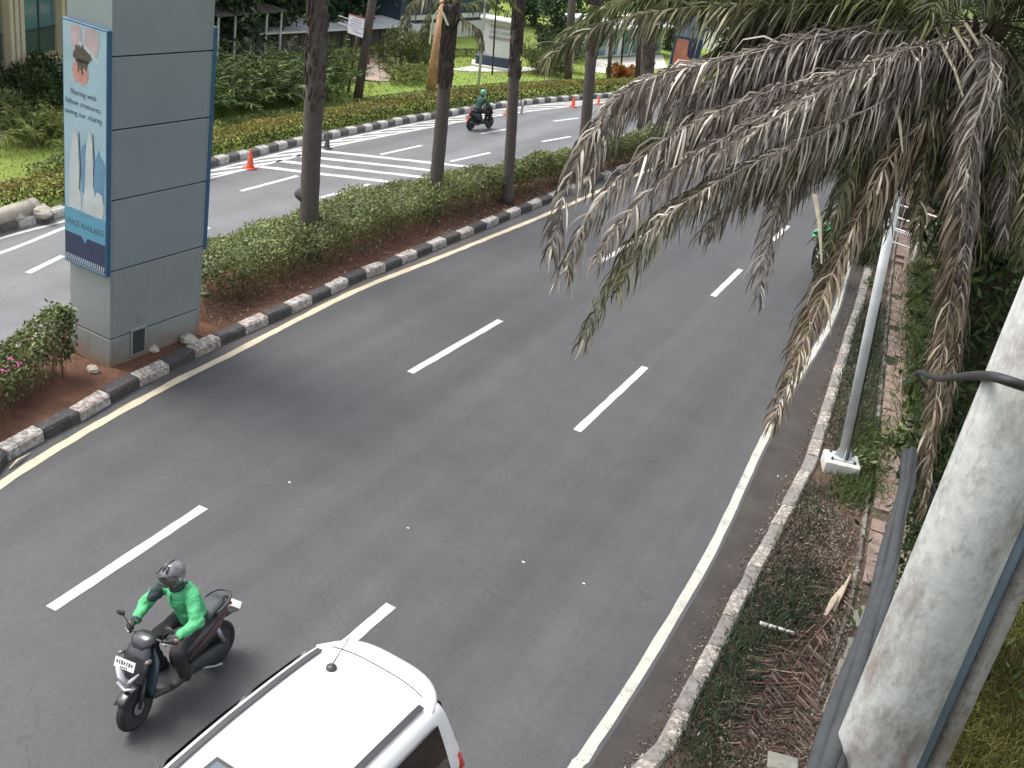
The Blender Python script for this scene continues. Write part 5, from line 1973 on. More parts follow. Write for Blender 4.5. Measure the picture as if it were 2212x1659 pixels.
# pavement: bedding sheet and pavers laid one by one
PLp = rs(U([(1760, 1560), (1850, 1290), (1885, 1060), (1900, 930), (1916, 760), (1930, 600), (1946, 470)], .15), 60)
PRp = rs(U([(1990, 1560), (1985, 1290), (1978, 1060), (1975, 930), (1972, 760), (1975, 600), (1985, 470)], .15), 60)
g = MB().ribbon([Vector((p.x, p.y, .16)) for p in PLp], [Vector((p.x, p.y, .16)) for p in PRp])
pav = tag(g.build('pavement', M['bedding'], fix=True), kind='structure')
pm = {}
for key in ('paver', 'paver_yellow', 'paver_grey'):
    pm[key] = [MB().box((0, 0, .03), (w_, .39, .055), None, .008).mesh('paver', M[key], fix=True) for w_ in (.39, .37)]
tot = sum((PLp[i + 1] - PLp[i]).length for i in range(60))
nrow = int(tot / .4)
for i in range(nrow):
    f = (i + .5) / nrow * 60
    a, b_ = PLp[int(f)], PRp[int(f)]
    d = (b_ - a)
    tdir = (PLp[min(60, int(f) + 1)] - PLp[max(0, int(f) - 1)]).normalized()
    nc = max(1, int(d.length / .4))
    a0 = PLp[int(f)].lerp(PLp[min(60, int(f) + 1)], f % 1)
    for k in range(nc):
        if rnd.random() < .1 or a0.y > 40:
            continue
        key = 'paver_yellow' if k == nc // 2 + 1 and rnd.random() < .8 else ('paver_grey' if a0.y < 13.5 and rnd.random() < .8 else 'paver')
        o = bpy.data.objects.new('paver', pm[key][rnd.randrange(2)])
        link(o, pav)
        pp = a0 + d.normalized() * ((k + .5) * .4 + .1)
        o.location = (pp.x + rnd.uniform(-.012, .012), pp.y + rnd.uniform(-.012, .012), .158 + rnd.uniform(-.012, .01))
        o.rotation_euler = (rnd.uniform(-.02, .02), rnd.uniform(-.02, .02), math.atan2(tdir.y, tdir.x) - math.pi / 2 + rnd.uniform(-.03, .03))
# concrete edging beside the pavement
kerb('pavement_edging', [Vector((p.x - .12, p.y, .1)) for p in PLp if p.y < 40], 1, .8, M['kerb_grey'], M['kerb_edge'], 33, z=.04, h=.15, w=.1)

# white tubular barriers across the pavement
for k, (u, v, lab) in enumerate([(1936, 560, 'nearest low white tube barrier across the pavement'), (1944, 535, 'middle white tube barrier across the pavement'), (1958, 508, 'farthest and widest white tube barrier across the pavement')]):
    p = at(u, v, .16)
    t = thing('barrier', lab, 'barrier', p, -.35, 'tube barriers on the pavement')
    wd = 1.0 if k < 2 else 1.7
    MB().tube([(-wd / 2, 0, 0), (-wd / 2, 0, .9), (wd / 2, 0, .9), (wd / 2, 0, 0)], .03, 8).build('frame', M['white_paint'], t)
    MB().tube([(-wd / 2, 0, .48), (wd / 2, 0, .48)], .02, 8).build('rail', M['white_paint'], t)
    for x in (-wd / 5, wd / 5):
        MB().tube([(x, 0, .48), (x, 0, .9)], .014, 6).build('bar', M['white_paint'], t)

# concrete utility pole close to the camera
pa = atd(2092, 1150, 4.3)
pole = thing('utility_pole', 'thick stained concrete pole close to the camera at the right edge', 'pole', (pa.x, pa.y, .1))
MB().tube([(pa.x, pa.y, .05), (pa.x, pa.y, 2), (pa.x, pa.y, 4), (pa.x, pa.y, 6), (pa.x, pa.y, 9.5)], [.215, .205, .192, .178, .155], 40).build('shaft', M['pole_concrete'], pole, smooth=True, world=True)
side = Vector((rgt0.x, rgt0.y, 0)).normalized()
c0 = Vector((pa.x, pa.y, 0)) + side * .235 + Vector((fwd.x, fwd.y, 0)).normalized() * .05
MB().tube([c0 + Z * .1, c0 + Z * 9], .04, 16).build('conduit', simple('conduit_blue', (.07, .1, .13), .5, var=.2), pole, smooth=True, world=True)
c1 = c0 + side * .085
MB().tube([c1 + Z * .1, c1 + Z * 9], .045, 16).build('conduit', M['kerb_grey'], pole, smooth=True, world=True)
# dark cable crossing the pole
B = atd(2130, 812, 3.95)
A = Vector((c1.x + .03, c1.y - .05, B.z + .05))
A0 = Vector((pa.x + .02, pa.y - .2, B.z + .04))
C_ = atd(2030, 818, 6.5)
cb = MB().tube(catmull([A, A0, B, C_, atd(1985, 815, 9.5), base_big.lerp(K_big, .42) + Vector((.2, 0, 0))], .1), .02, 10).build('cable', M['wire_black'], smooth=True)
tag(cb, 'short black cable crossing the front of the concrete pole', 'cable')
# grey cable bundle running from the big palm down past the camera
tk = base_big.lerp(K_big, .22) + Vector((.16, 0, 0))
cbp = [tk, atd(1975, 985, 11.0), atd(1955, 1060, 10.2), atd(1918, 1220, 8.2), atd(1868, 1400, 6.4), atd(1812, 1565, 5.2), atd(1772, 1690, 4.6), atd(1735, 1830, 4.15), Vector((pa.x - .42, pa.y - .1, 3.9)), Vector((pa.x - .15, pa.y, 3.5))]
bundle = thing('cable_bundle', 'thick slate grey bundle of cables sloping from the shaggy palm to the bottom edge', 'cable', cbp[0])
cc = catmull(cbp, .12)
for k, (ox, oz, r) in enumerate([(-.035, 0, .05), (.035, .01, .045), (0, .05, .04), (.01, -.045, .038)]):
    MB().tube([p + rgt * (ox + .012 * math.sin(i * .23 + k)) + Z * (oz + .012 * math.cos(i * .19 + k * 2)) for i, p in enumerate(cc)], r, 10).build('cable', M['cable'], bundle, smooth=True, world=True)
wq = catmull([atd(1850, 1400, 7.6), atd(1800, 1510, 6.4), atd(1750, 1680, 5.2)], .15)
tag(MB().tube(wq, .008, 6).build('wire', M['wire_black'], smooth=True), 'thin black wire left of the grey cable bundle', 'wire')

# concrete slabs and rubble by the pole, a half buried white pipe, dead branches
for k, (u, v, w_, l_, a, lab) in enumerate([(1905, 1345, .5, .55, .35, 'cracked pale slab at the pavement end left of the concrete pole'), (1882, 1418, .5, .6, .42, 'pale slab lying nearest the foot of the concrete pole'), (1690, 1652, .34, .26, .2, 'pale broken slab at the bottom edge of the verge')]):
    p = at(u, v, .2)
    o = MB().box((0, 0, 0), (w_, l_, .09), None, .015).build('concrete_slab', M['paver_grey'])
    o.location = p
    o.rotation_euler = (.04, -.03, a)
    tag(o, lab, 'slab')
A, B = at(1640, 1346, .18), at(1716, 1368, .19)
pp_ = thing('pipe', 'short white broken pipe lying in the grass of the verge', 'pipe', A)
for k in range(4):
    MB().tube([A.lerp(B, k / 4 + .015), A.lerp(B, (k + 1) / 4 - .01)], .034 - .003 * k, 10).build('segment', M['dirty_white'], pp_, smooth=True, world=True)
for k, (a, b_, r, lab) in enumerate([((1782, 1330), (1822, 1265), .05, 'split pale dead branch beside the grey cable bundle'), ((1800, 1320), (1838, 1240), .035, 'thin dead branch touching the grey cable bundle'), ((20, 1012), (66, 978), .02, 'dry palm twig in the gutter below the left bush')]):
    A, B = at(*a, .2 if k < 2 else .02), at(*b_, .24 if k < 2 else .02)
    tag(MB().tube([A, A.lerp(B, .4) + Z * .04, B], [r * .5, r, r * .3], 7, flat=.5).build('dead_branch', M['dry_stick']), lab, 'branch')


def scatter(poly, n, z, rng):
    """random points inside a surveyed outline"""
    W = np.array([tuple(at(u, v, z))[:2] for u, v in poly])
    lo, hi = W.min(0), W.max(0)
    out = []
    while len(out) < n:
        c = rng.uniform(lo, hi, (n * 2, 2))
        ins = np.zeros(len(c), bool)
        j = len(W) - 1
        for i in range(len(W)):
            cnd = ((W[i, 1] > c[:, 1]) != (W[j, 1] > c[:, 1])) & (c[:, 0] < (W[j, 0] - W[i, 0]) * (c[:, 1] - W[i, 1]) / (W[j, 1] - W[i, 1] + 1e-12) + W[i, 0])
            ins ^= cnd
            j = i
        out += list(c[ins])
    P = np.zeros((n, 3))
    P[:, :2] = np.array(out[:n])
    P[:, 2] = z
    return P


def grass(name, label, poly, n, h, wd, m, z=.14, jit=.45):
    P = scatter(poly, n, z, rng)
    P[:, :2] += rng.normal(0, .22, (n, 2))
    P[:, 0] = np.maximum(P[:, 0], np.interp(P[:, 1], [p.y for p in near_right], [p.x for p in near_right]) + .2)
    d = rng.normal(0, jit, (n, 3))
    d[:, 2] = 1
    d /= np.linalg.norm(d, axis=1, keepdims=True)
    hh = h * rng.uniform(.4, 1.2, (n, 1))
    s = np.cross(d, rng.normal(size=(n, 3)))
    s /= np.linalg.norm(s, axis=1, keepdims=True)
    bend = rng.normal(0, .3, (n, 3)) * hh
    bend[:, 2] = -abs(bend[:, 2]) * .3
    a, b_ = P + s * wd, P - s * wd
    c, e_ = P + d * hh * .55 + s * wd * .8, P + d * hh * .55 - s * wd * .8
    tip = P + d * hh + bend
    V = np.stack([a, b_, e_, c, tip], 1).reshape(-1, 3)
    k = np.arange(n)[:, None] * 5
    F4 = k + np.array([[0, 1, 2, 3]])
    F3 = k + np.array([[3, 2, 4]])
    tt = np.repeat(rng.uniform(0, 1, n), 5)
    o = np_mesh(name, V, F4, F3, M[m], tt)
    return tag(o, label, 'grass', kind='stuff')


grass('grass', 'dark green weedy grass behind the right kerb at the bottom', [(1440, 1659), (1500, 1540), (1560, 1420), (1620, 1300), (1700, 1220), (1790, 1230), (1770, 1340), (1690, 1430), (1630, 1540), (1560, 1659)], 8000, .15, .006, 'grass_dark')
grass('grass', 'green grass between the right kerb and the lamp post', [(1690, 1110), (1740, 1030), (1760, 1060), (1800, 1060), (1800, 1160), (1720, 1230), (1660, 1190)], 2000, .12, .006, 'grass_dark')
grass('grass', 'green grass between the lamp post and the pavement', [(1835, 1020), (1880, 900), (1900, 930), (1890, 1060), (1850, 1100), (1830, 1080)], 5200, .2, .007, 'grass_green')
grass('grass', 'sparse dark plants along the upper verge by the lamp post shaft', [(1850, 700), (1900, 640), (1905, 760), (1880, 900), (1835, 1000), (1800, 950)], 5200, .2, .007, 'grass_dark')
grass('grass', 'olive lawn at the lower right behind the concrete pole', [(1960, 1750), (2040, 1500), (2100, 1300), (2150, 1150), (2330, 1150), (2330, 1800)], 20000, .19, .0065, 'grass_olive')
grass('grass', 'overgrown grass between the pavement and the shaggy palm', [(1985, 1300), (1975, 1060), (1985, 900), (2090, 900), (2150, 1100), (2060, 1300), (1950, 1400)], 9000, .3, .008, 'grass_green')
grass('grass', 'straggling weeds growing over the right edge of the pavement', [(1990, 1060), (1960, 980), (1955, 760), (1962, 600), (1990, 560), (2030, 700), (2030, 980)], 9000, .34, .009, 'grass_green')
for nm, lab, poly, n, sz in (('leaf_litter', 'brown leaves and dirt blown over the pavers', [(1900, 1100), (1895, 950), (1920, 740), (1935, 580), (1975, 580), (1970, 760), (1975, 1000), (1960, 1200), (1880, 1330)], 4200, .07), ('leaf_litter', 'brown dead leaves on the upper half of the verge', [(1640, 1230), (1700, 1120), (1760, 1080), (1830, 1100), (1860, 1180), (1800, 1300), (1700, 1330)], 6500, .09),
                             ('leaf_litter', 'rusty brown dead leaves heaped along the grey cable bundle', [(1560, 1659), (1640, 1500), (1740, 1380), (1820, 1300), (1800, 1450), (1750, 1600), (1700, 1659)], 12000, .085),
                             ('leaf_litter', 'brown litter strewn between the kerb and the lamp post', [(1760, 960), (1810, 800), (1860, 640), (1890, 640), (1880, 800), (1820, 980), (1790, 990)], 4500, .09)):
    P = scatter(poly, n, .155, rng)
    P[:, :2] += rng.normal(0, .25, (n, 2))
    P[:, 0] = np.maximum(P[:, 0], np.interp(P[:, 1], [p.y for p in near_right], [p.x for p in near_right]) + .22)
    P[:, 2] += rng.uniform(0, .05, n)
    V, Q, tt = leaves(P, sz * .75, rng, .2, .9)
    tag(np_mesh(nm, V, Q, None, M['litter'], tt), lab, 'leaf litter', kind='stuff')

P = []
for i in range(3000):
    a_ = near_right[rng.integers(20, len(near_right) - 60)]
    P.append((a_.x - abs(rng.normal(0, .09)) - .01, a_.y + rng.uniform(-.2, .2), .012 + rng.uniform(0, .015)))
V, Q, tt = leaves(np.array(P), .045, rng, .35, 1.5)
tag(np_mesh('leaf_litter', V, Q, None, M['litter'], tt), 'thin line of brown debris swept against the right kerb', 'leaf litter', kind='stuff')

gf = np.random.default_rng(71)
M['palm_rust'] = leaf_mat('palm_rust', [(0, (.045, .026, .02)), (.5, (.11, .066, .048)), (.85, (.2, .135, .1)), (1, (.36, .28, .2))], trans=.05)
for k, (pp, lab) in enumerate([([(1800, 1330), (1740, 1400), (1690, 1500), (1650, 1600)], 'rusty fallen palm frond lying along the left side of the cable bundle'), ([(1775, 1380), (1735, 1460), (1710, 1550), (1690, 1640)], 'rusty fallen palm frond closest to the cable bundle'),
                               ([(1760, 1350), (1690, 1420), (1640, 1520), (1590, 1630)], 'rusty fallen palm frond nearest the dark grass of the verge'), ([(1830, 1210), (1800, 1280), (1760, 1350)], 'short brown fallen frond above the rusty ones')]):
    A = [at(u, v, .2 + .05 * math.sin(i * 2 + k)) for i, (u, v) in enumerate(pp)]
    t = thing('fallen_frond', lab, 'palm frond', A[0])
    o = add_frond(t, A, .5, 90, .32, .011, 'palm_rust', gf, rad=.016, mess=.25)
    o.name = 'leaflets'
    vz = np.empty(len(o.data.vertices) * 3, np.float32)
    o.data.vertices.foreach_get('co', vz)
    vz = vz.reshape(-1, 3)
    vz[:, 2] = np.maximum(vz[:, 2], -.04 + .03 * gf.uniform(0, 1, len(vz)))
    o.data.vertices.foreach_set('co', vz.ravel())

# broad leaved weed by the lamp post
for k, (u, v, sc, lab) in enumerate([(1930, 970, .8, 'broad leaved plant growing out of the pavement edge'), (1865, 1010, .6, 'leafy weed right of the lamp post plinth'), (1890, 620, .7, 'low leafy plant behind the lamp post shaft')]):
    p = at(u, v, .16)
    t = thing('plant', lab, 'plant', p)
    n = 260
    C = rng.normal(0, .22 * sc, (n, 3))
    C[:, 2] = abs(C[:, 2]) + .05
    V, Q, tt = leaves(C, .2 * sc, rng, .35, .6)
    tag(np_mesh('leaves', V, Q, None, M['bush_leaf'], tt, parent=t), kind='stuff')
    stems([(rng.normal(0, .05), rng.normal(0, .05), 0) for _ in range(12)], .35 * sc, rng, .006, .3).build('stems', M['stem'], t)

# ------------------------------------------------------------------ shrubs, trees


def shrub(name, label, base, rx, ry, h, n, leaf, m, seed, cat='bush', clumps=14, up=.4, asp=.3, trunk=True, group=None):
    g = np.random.default_rng(seed)
    t = thing(name, label, cat, base, 0, group)
    cs = []
    for k in range(clumps):
        a, r = g.uniform(0, 6.28), math.sqrt(g.uniform(0, 1)) * .72
        cs.append((math.cos(a) * r * rx, math.sin(a) * r * ry, h * g.uniform(.25, .8), g.uniform(.28, .46) * min(rx, ry, h * .8) * 1.15))
    cs = np.array(cs)
    k = g.integers(0, clumps, n)
    d = g.normal(size=(n, 3))
    d /= np.linalg.norm(d, axis=1, keepdims=True)
    rr = g.uniform(.45, 1.08, (n, 1))
    C = cs[k, :3] + d * cs[k, 3:4] * rr
    C[:, 2] = np.clip(C[:, 2], .05, None)
    V, Q, tt = leaves(C, leaf, g, asp, up, D=d + np.array([[0, 0, .35]]), jit=.5)
    tag(np_mesh('foliage', V, Q, None, M[m], tt, parent=t), kind='stuff')
    if trunk:
        q = MB()
        for c in cs[:9]:
            q.tube([(c[0] * .2, c[1] * .2, -.05), (c[0] * .5, c[1] * .5, c[2] * .5), (c[0], c[1], c[2])], [.04, .03, .012], 5, False)
        q.build('stems', M['stem'], t)
    return t


def tree(label, base, h, cr, n, leaf, m, seed, ch=.35, group=None, tr=.16, asp=.5):
    g = np.random.default_rng(seed)
    t = thing('tree', label, 'tree', base, 0, group)
    q = MB()
    top = Vector((g.normal(0, .25), g.normal(0, .25), h * .62))
    q.tube([(0, 0, -.1), top * .5 + Vector((.1, 0, 0)), top], [tr * 1.3, tr, tr * .6], 10)
    cl = 22
    cs = []
    for k in range(cl):
        a, r = g.uniform(0, 6.28), math.sqrt(g.uniform(0, 1))
        zc = h * g.uniform(ch, .95)
        sh = 1 - .5 * abs((zc / h - .62) / .4)
        cs.append((math.cos(a) * r * cr * sh, math.sin(a) * r * cr * sh, zc, cr * g.uniform(.22, .42)))
        if k < 11:
            s = top * g.uniform(.5, .95)
            e2 = Vector(cs[-1][:3])
            q.tube([s, s.lerp(e2, .5) + Z * .15, e2], [tr * .4, tr * .25, tr * .08], 6)
    cs = np.array(cs)
    q.build('trunk', M['bark'], t, smooth=True)
    k = g.integers(0, cl, n)
    d = g.normal(size=(n, 3))
    d /= np.linalg.norm(d, axis=1, keepdims=True)
    C = cs[k, :3] + d * cs[k, 3:4] * g.uniform(.4, 1.1, (n, 1))
    V, Q, tt = leaves(C, leaf, g, asp, .4)
    tag(np_mesh('crown', V, Q, None, M[m], tt, parent=t), kind='stuff')
    return t


def palm_shrub(label, base, nf, length, m, seed, group=None, el=(.5, 1.35), L=.42, wd=.016):
    g = np.random.default_rng(seed)
    t = thing('palm_shrub', label, 'bush', base, 0, group)
    for i in range(nf):
        o = Vector((g.normal(0, .28), g.normal(0, .28), 0))
        cv = [p - Vector((0, 0, 0)) for p in arch(o, g.uniform(0, 6.28), g.uniform(*el), length * g.uniform(.7, 1.15), g.uniform(.25, .5))]
        V, F4, F3, tt = frond_arrays(cv, L, 16, .4, wd, g, rad=.014, base_gap=.25, seg=2)
        np_mesh('frond', V, F4, F3, M[m], tt, parent=t)
    return t


# the dark mass right of the pavement
for k, (u, v, rx, ry, h, lab) in enumerate([(2130, 900, 1.7, 1.6, 2.9, 'dense dark shrub right behind the shaggy palm trunk'), (2080, 640, 1.6, 2.0, 3.0, 'dark shrub right of the white tube barriers'), (2190, 700, 2.4, 2.2, 4.2, 'tall dark shrub at the right edge beyond the pole'),
                                            (2040, 480, 1.5, 2.2, 3.4, 'dark shrub beyond the tube barriers at the pavement end'), (2150, 420, 2.6, 3.0, 5.0, 'tall dark leafy tree mass behind the palm crown'), (2300, 900, 2.2, 2.0, 3.6, 'dark shrub cut by the right edge of the view'), (2085, 760, 1.1, 1.3, 2.4, 'dark shrub overhanging the middle of the pavement'), (2060, 560, 1.0, 1.6, 2.6, 'dark shrub close behind the tube barriers'), (2150, 1000, 1.2, 1.2, 2.6, 'dark shrub at the foot of the shaggy palm'), (2230, 1060, 1.4, 1.4, 3.6, 'tall dark shrub directly behind the concrete pole'), (2110, 840, 1.0, 1.2, 3.0, 'dark upright shrub left of the concrete pole')]):
    p = at(u, v, .1)
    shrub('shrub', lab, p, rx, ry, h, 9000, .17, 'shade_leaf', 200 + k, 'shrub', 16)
p = at(1868, 560, .1)
shrub('shrub', 'low dark shrub between the right kerb and the lamp post', p, .5, 1.6, .9, 3500, .13, 'shade_leaf', 231, 'shrub', 10)
p = at(1846, 470, .1)
shrub('shrub', 'dark green bush at the kerb behind the approaching rider', p, .7, 1.5, 1.9, 4500, .15, 'shade_leaf', 232, 'shrub', 10)

# palm-like shrubs behind the far lawn
spots = [(470, 252), (520, 240), (580, 232), (635, 226), (690, 216), (450, 232), (545, 222), (610, 212), (660, 204), (720, 200), (500, 225)]
for k, (u, v) in enumerate(spots):
    p = at(u, v, .1)
    palm_shrub(['arching dark green palm shrub in the clump right of the pillar'][0], p, 40, 3.0, 'areca', 300 + k, 'palm shrubs in the clump right of the pillar', (.75, 1.45), .5, .024)
for k, (u, v, n, m, lab) in enumerate([(58, 318, 30, 'areca_pale', 'yellow green palm shrub at the far left edge'), (108, 306, 30, 'areca_pale', 'yellow green palm shrub left of the pillar poster'), (10, 290, 30, 'areca', 'dark palm shrub behind the yellow green ones at left'), (860, 178, 26, 'areca_pale', 'pale palm shrub right of the leaning utility pole'), (895, 172, 26, 'areca_pale', 'bright palm shrub left of the peeled trunk')]):
    p = at(u, v, .1)
    palm_shrub(lab, p, n, 1.8 if k < 3 else 1.5, m, 330 + k, el=(.7, 1.4), wd=.022)
for k, (u, v, rx, h, m, lab) in enumerate([(860, 140, 1.4, 1.7, 'bush_leaf', 'round green bush in front of the brown building end'), (910, 135, 1.3, 1.6, 'bush_leaf', 'green bush below the white wall'), (1170, 160, 1.6, 1.5, 'bush_leaf', 'leafy bush right of the pale kiosk'), (1215, 150, 1.5, 1.9, 'shade_leaf', 'dark bush between kiosk and fourth palm'),
                                           (50, 225, 1.8, 1.3, 'shade_leaf', 'dark bush under the beige building windows'), (112, 212, 1.5, 1.3, 'shade_leaf', 'dark bush left of the poster under the beige building'), (0, 268, 1.5, 1.1, 'bush_leaf', 'green bush at the far left edge above the lawn'), (1340, 172, 1.2, .8, 'red_leaf', 'small reddish bush near the distant white cars')]):
    p = at(u, v, .1)
    shrub('bush', lab, p, rx, rx, h, 4200, .17, m, 360 + k)
# woods behind
tg = 'trees behind the low building'
pos = []
for k, (u, v, h) in enumerate([(430, 130, 8), (500, 112, 8), (560, 104, 8), (620, 96, 8), (690, 88, 8), (750, 82, 8), (810, 76, 8), (870, 66, 8), (930, 58, 8), (990, 50, 8), (1040, 40, 9), (1900, 70, 9), (2000, 90, 9), (2110, 120, 9), (470, 60, 11), (600, 30, 11), (760, 5, 12), (900, -20, 12), (1080, 0, 11), (1160, 10, 10), (1250, 20, 10), (1330, 15, 10), (1420, 20, 11), (1540, 60, 10), (1640, 70, 10), (1760, 90, 9), (1870, 130, 9), (330, 110, 10), (200, 60, 11)]):
    p = at(u, v, 0)
    tree('dense dark green tree in the wood behind the low building', p, h, 3.4, 5200, .34, 'tree_leaf', 400 + k, .12, tg)

for k, (u, v, h, cr, lab) in enumerate([(1190, 118, 4.6, 2.2, 'bushy tree right of the pale kiosk'), (1262, 100, 5.0, 2.4, 'bushy tree left of the distant white building'), (1150, 60, 6.5, 2.6, 'tree above the pale kiosk'), (1440, 110, 6.0, 2.4, 'tree beside the distant pillar'), (1600, 150, 6.0, 2.6, 'tree seen through the top palm fronds'), (1720, 165, 6.5, 2.8, 'tree behind the big palm crown on the left'),
                                        (1850, 220, 6.5, 2.8, 'tree behind the big palm crown'), (1960, 300, 6.5, 2.6, 'tree just right of the road end behind the palm'), (2080, 300, 7.0, 3.0, 'tree behind the big palm on the right'), (2200, 330, 7.0, 3.0, 'tree at the upper right corner')]):
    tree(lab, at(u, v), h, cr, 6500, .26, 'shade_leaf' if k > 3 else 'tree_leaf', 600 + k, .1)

# ------------------------------------------------------------------ far buildings
def frame_at(u0, v0, u1, v1):
    """corner and direction of a facade whose foot runs between two surveyed points"""
    A, B = at(u0, v0), at(u1, v1)
    return A, math.atan2(B.y - A.y, B.x - A.x), (B - A).length


# beige building at upper left
A, a, ln = frame_at(-160, 260, 175, 168)
a = a
t = thing('building', 'beige building with teal tinted windows at the upper left corner', 'building', (A.x, A.y, 0), a)
LN, HH = 16.0, 9.0
MB().box((LN / 2 - 2, 5, HH / 2), (LN, 10, HH)).build('wall', M['bldg_beige'], t)
MB().box((LN / 2 - 2, -.13, 4.1), (LN, .26, .4), None, .03).build('cornice', M['bldg_cream'], t)
MB().box((LN / 2 - 2, -.08, .5), (LN, .16, 1.0), None, .03).build('plinth', M['bldg_cream'], t)
x = -1.2
for i in range(5):
    fr = MB()
    w0, w1 = x, x + 2.0
    wn = MB().box(((w0 + w1) / 2, -.02, 2.55), (2.0, .05, 2.7)).build('window', M['glass_teal'], t)
    MB().box(((w0 + w1) / 2, -.055, 2.55), (.07, .03, 2.7)).build('mullion', M['dark_metal'], wn)
    MB().box(((w0 + w1) / 2, -.055, 2.0), (2.0, .03, .05)).build('transom', M['dark_metal'], wn)
    MB().box(((w0 + w1) / 2, -.0475, 1.6), (1.98, .008, .75)).build('pane', M['glass_dark'], wn)
    for k in range(3):
        MB().box((x + 2.22 + k * .3, -.14, 2.45), (.2, .28, 2.9), None, .02).build('pilaster', M['bldg_cream'], t)
    x += 3.1
# long low brown building with a white roof
A, a, ln = frame_at(560, 122, 868, 98)
t = thing('building', 'long low dark brown building with a white sheet roof behind the shrubs', 'building', (A.x, A.y, 0), a)
HB_ = rise(at(800, 104), 60)
print('low bldg', ln, HB_)
MB().box((ln / 2, .85, HB_ / 2), (ln, 1.5, HB_)).build('wall', M['bldg_brown'], t)
for k in range(14):
    MB().box((ln * (k + .5) / 14, .085, HB_ / 2), (.07, .03, HB_ - .1)).build('wall_batten', M['bldg_dark'], t)
q = MB()
q.add([(-1.2, -.5, HB_ + .03), (ln + .8, -.5, HB_ + .03), (ln + .8, 1.7, HB_ + .16), (-1.2, 1.7, HB_ + .16), (-1.2, -.5, HB_ + .11), (ln + .8, -.5, HB_ + .11), (ln + .8, 1.7, HB_ + .24), (-1.2, 1.7, HB_ + .24)], [(3, 2, 1, 0), (4, 5, 6, 7), (0, 1, 5, 4), (1, 2, 6, 5), (2, 3, 7, 6), (3, 0, 4, 7)])
rf = q.build('roof', M['roof_white'], t)
for k in range(18):
    x = -1.1 + (ln + 1.7) * (k + .5) / 18
    MB().box((x, .6, HB_ + .18), (.05, 2.15, .04), Rx(math.atan2(.13, 2.2))).build('roof_seam', M['dirty_white'], rf)
# dark shed at its left
A, a, ln = frame_at(455, 150, 590, 128)
t = thing('shed', 'dark open shed with pale posts left of the white roof', 'shed', (A.x, A.y, 0), a)
MB().box((ln / 2, 1.6, .9), (ln, 2.6, 1.8)).build('wall', M['bldg_dark'], t)
for k in range(5):
    MB().tube([(ln * k / 4, -.3, 0), (ln * k / 4, -.3, 2.2)], .05, 8).build('post', M['dirty_white'], t)
q = MB().box((ln / 2, .5, 2.26), (ln + .5, 1.9, .07), Rx(.06))
q.build('roof', M['bldg_brown'], t)
# white and navy building beyond
A, a, ln = frame_at(868, 92, 1010, 80)
t = thing('building', 'navy fronted building with a white base beyond the brown one', 'building', (A.x, A.y, 0), a)
MB().box((ln / 2 + 1, 1.5, 1.9), (ln + 3, 3, 1.8)).build('wall', M['bldg_navy'], t)
MB().box((ln / 2 + 1, 1.45, .5), (ln + 3, 3.2, 1.0)).build('base_wall', M['facade_white'], t)
MB().box((ln / 2 + 1, -.12, 1.35), (ln + 3, .1, .25)).build('white_band', M['facade_white'], t)
for k in range(4):
    MB().box((.8 + k * 1.3, -.02, 2.1), (.9, .05, .8)).build('window', M['glass_dark'], t)
# pale kiosk pylon with panels
p = at(1064, 150)
hk_ = rise(p, 38)
t = thing('kiosk', 'pale pylon kiosk with panels on a grey foot, behind the slim street pole', 'kiosk', (p.x, p.y, 0), .45)
MB().box((0, 0, .12), (2.3, 1.6, .24), None, .02).build('foot', M['pale_path'], t)
MB().box((0, .1, .45), (1.9, 1.2, .42), None, .02).build('base', M['bldg_navy'], t)
bd = MB().box((0, .15, .66 + (hk_ - .66) / 2), (1.55, 1.0, hk_ - .66), None, .05).build('body', M['facade_white'], t)
MB().box((.1, -.365, 1.05), (.7, .04, .7), None, .01).build('door_panel', M['white_paint'], t)
for k in range(4):
    MB().box((.12, -.365, 1.65 + k * .28), (1.1, .03, .16), None, .01).build('panel', M['ad_pale'] if k % 2 else M['ad_flesh'], t)
MB().box((0, .1, hk_ - .1), (2.0, 1.4, .12), None, .02).build('canopy', M['white_paint'], t)
# distant white facade and parked cars' lot at the upper right
A, a, ln = frame_at(1290, 128, 1420, 118)
t = thing('building', 'distant white building with shop glass beyond the fourth palm', 'building', (A.x, A.y, 0), a)
MB().box((ln / 2, 1.5, 1.1), (ln + 1, 3, 2.2)).build('wall', M['facade_white'], t)
for k in range(6):
    MB().box((.3 + k * ln / 5.4, -.03, 1.0), (ln / 9, .06, 1.5)).build('window', M['glass_teal'], t)
MB().box((ln / 2, -.4, 2.0), (ln + 1, .8, .12)).build('canopy', M['roof_white'], t)
A, a, ln = frame_at(1560, 118, 1800, 120)
t = thing('building', 'white building glimpsed between the top palm fronds', 'building', (A.x, A.y, 0), a)
MB().box((ln / 2, 2, 1.6), (ln, 4, 3.2)).build('wall', M['facade_white'], t)
for k in range(7):
    MB().box((ln * (k + .5) / 7, -.03, 1.6), (ln / 10, .06, 2.2)).build('window', M['glass_dark'], t)
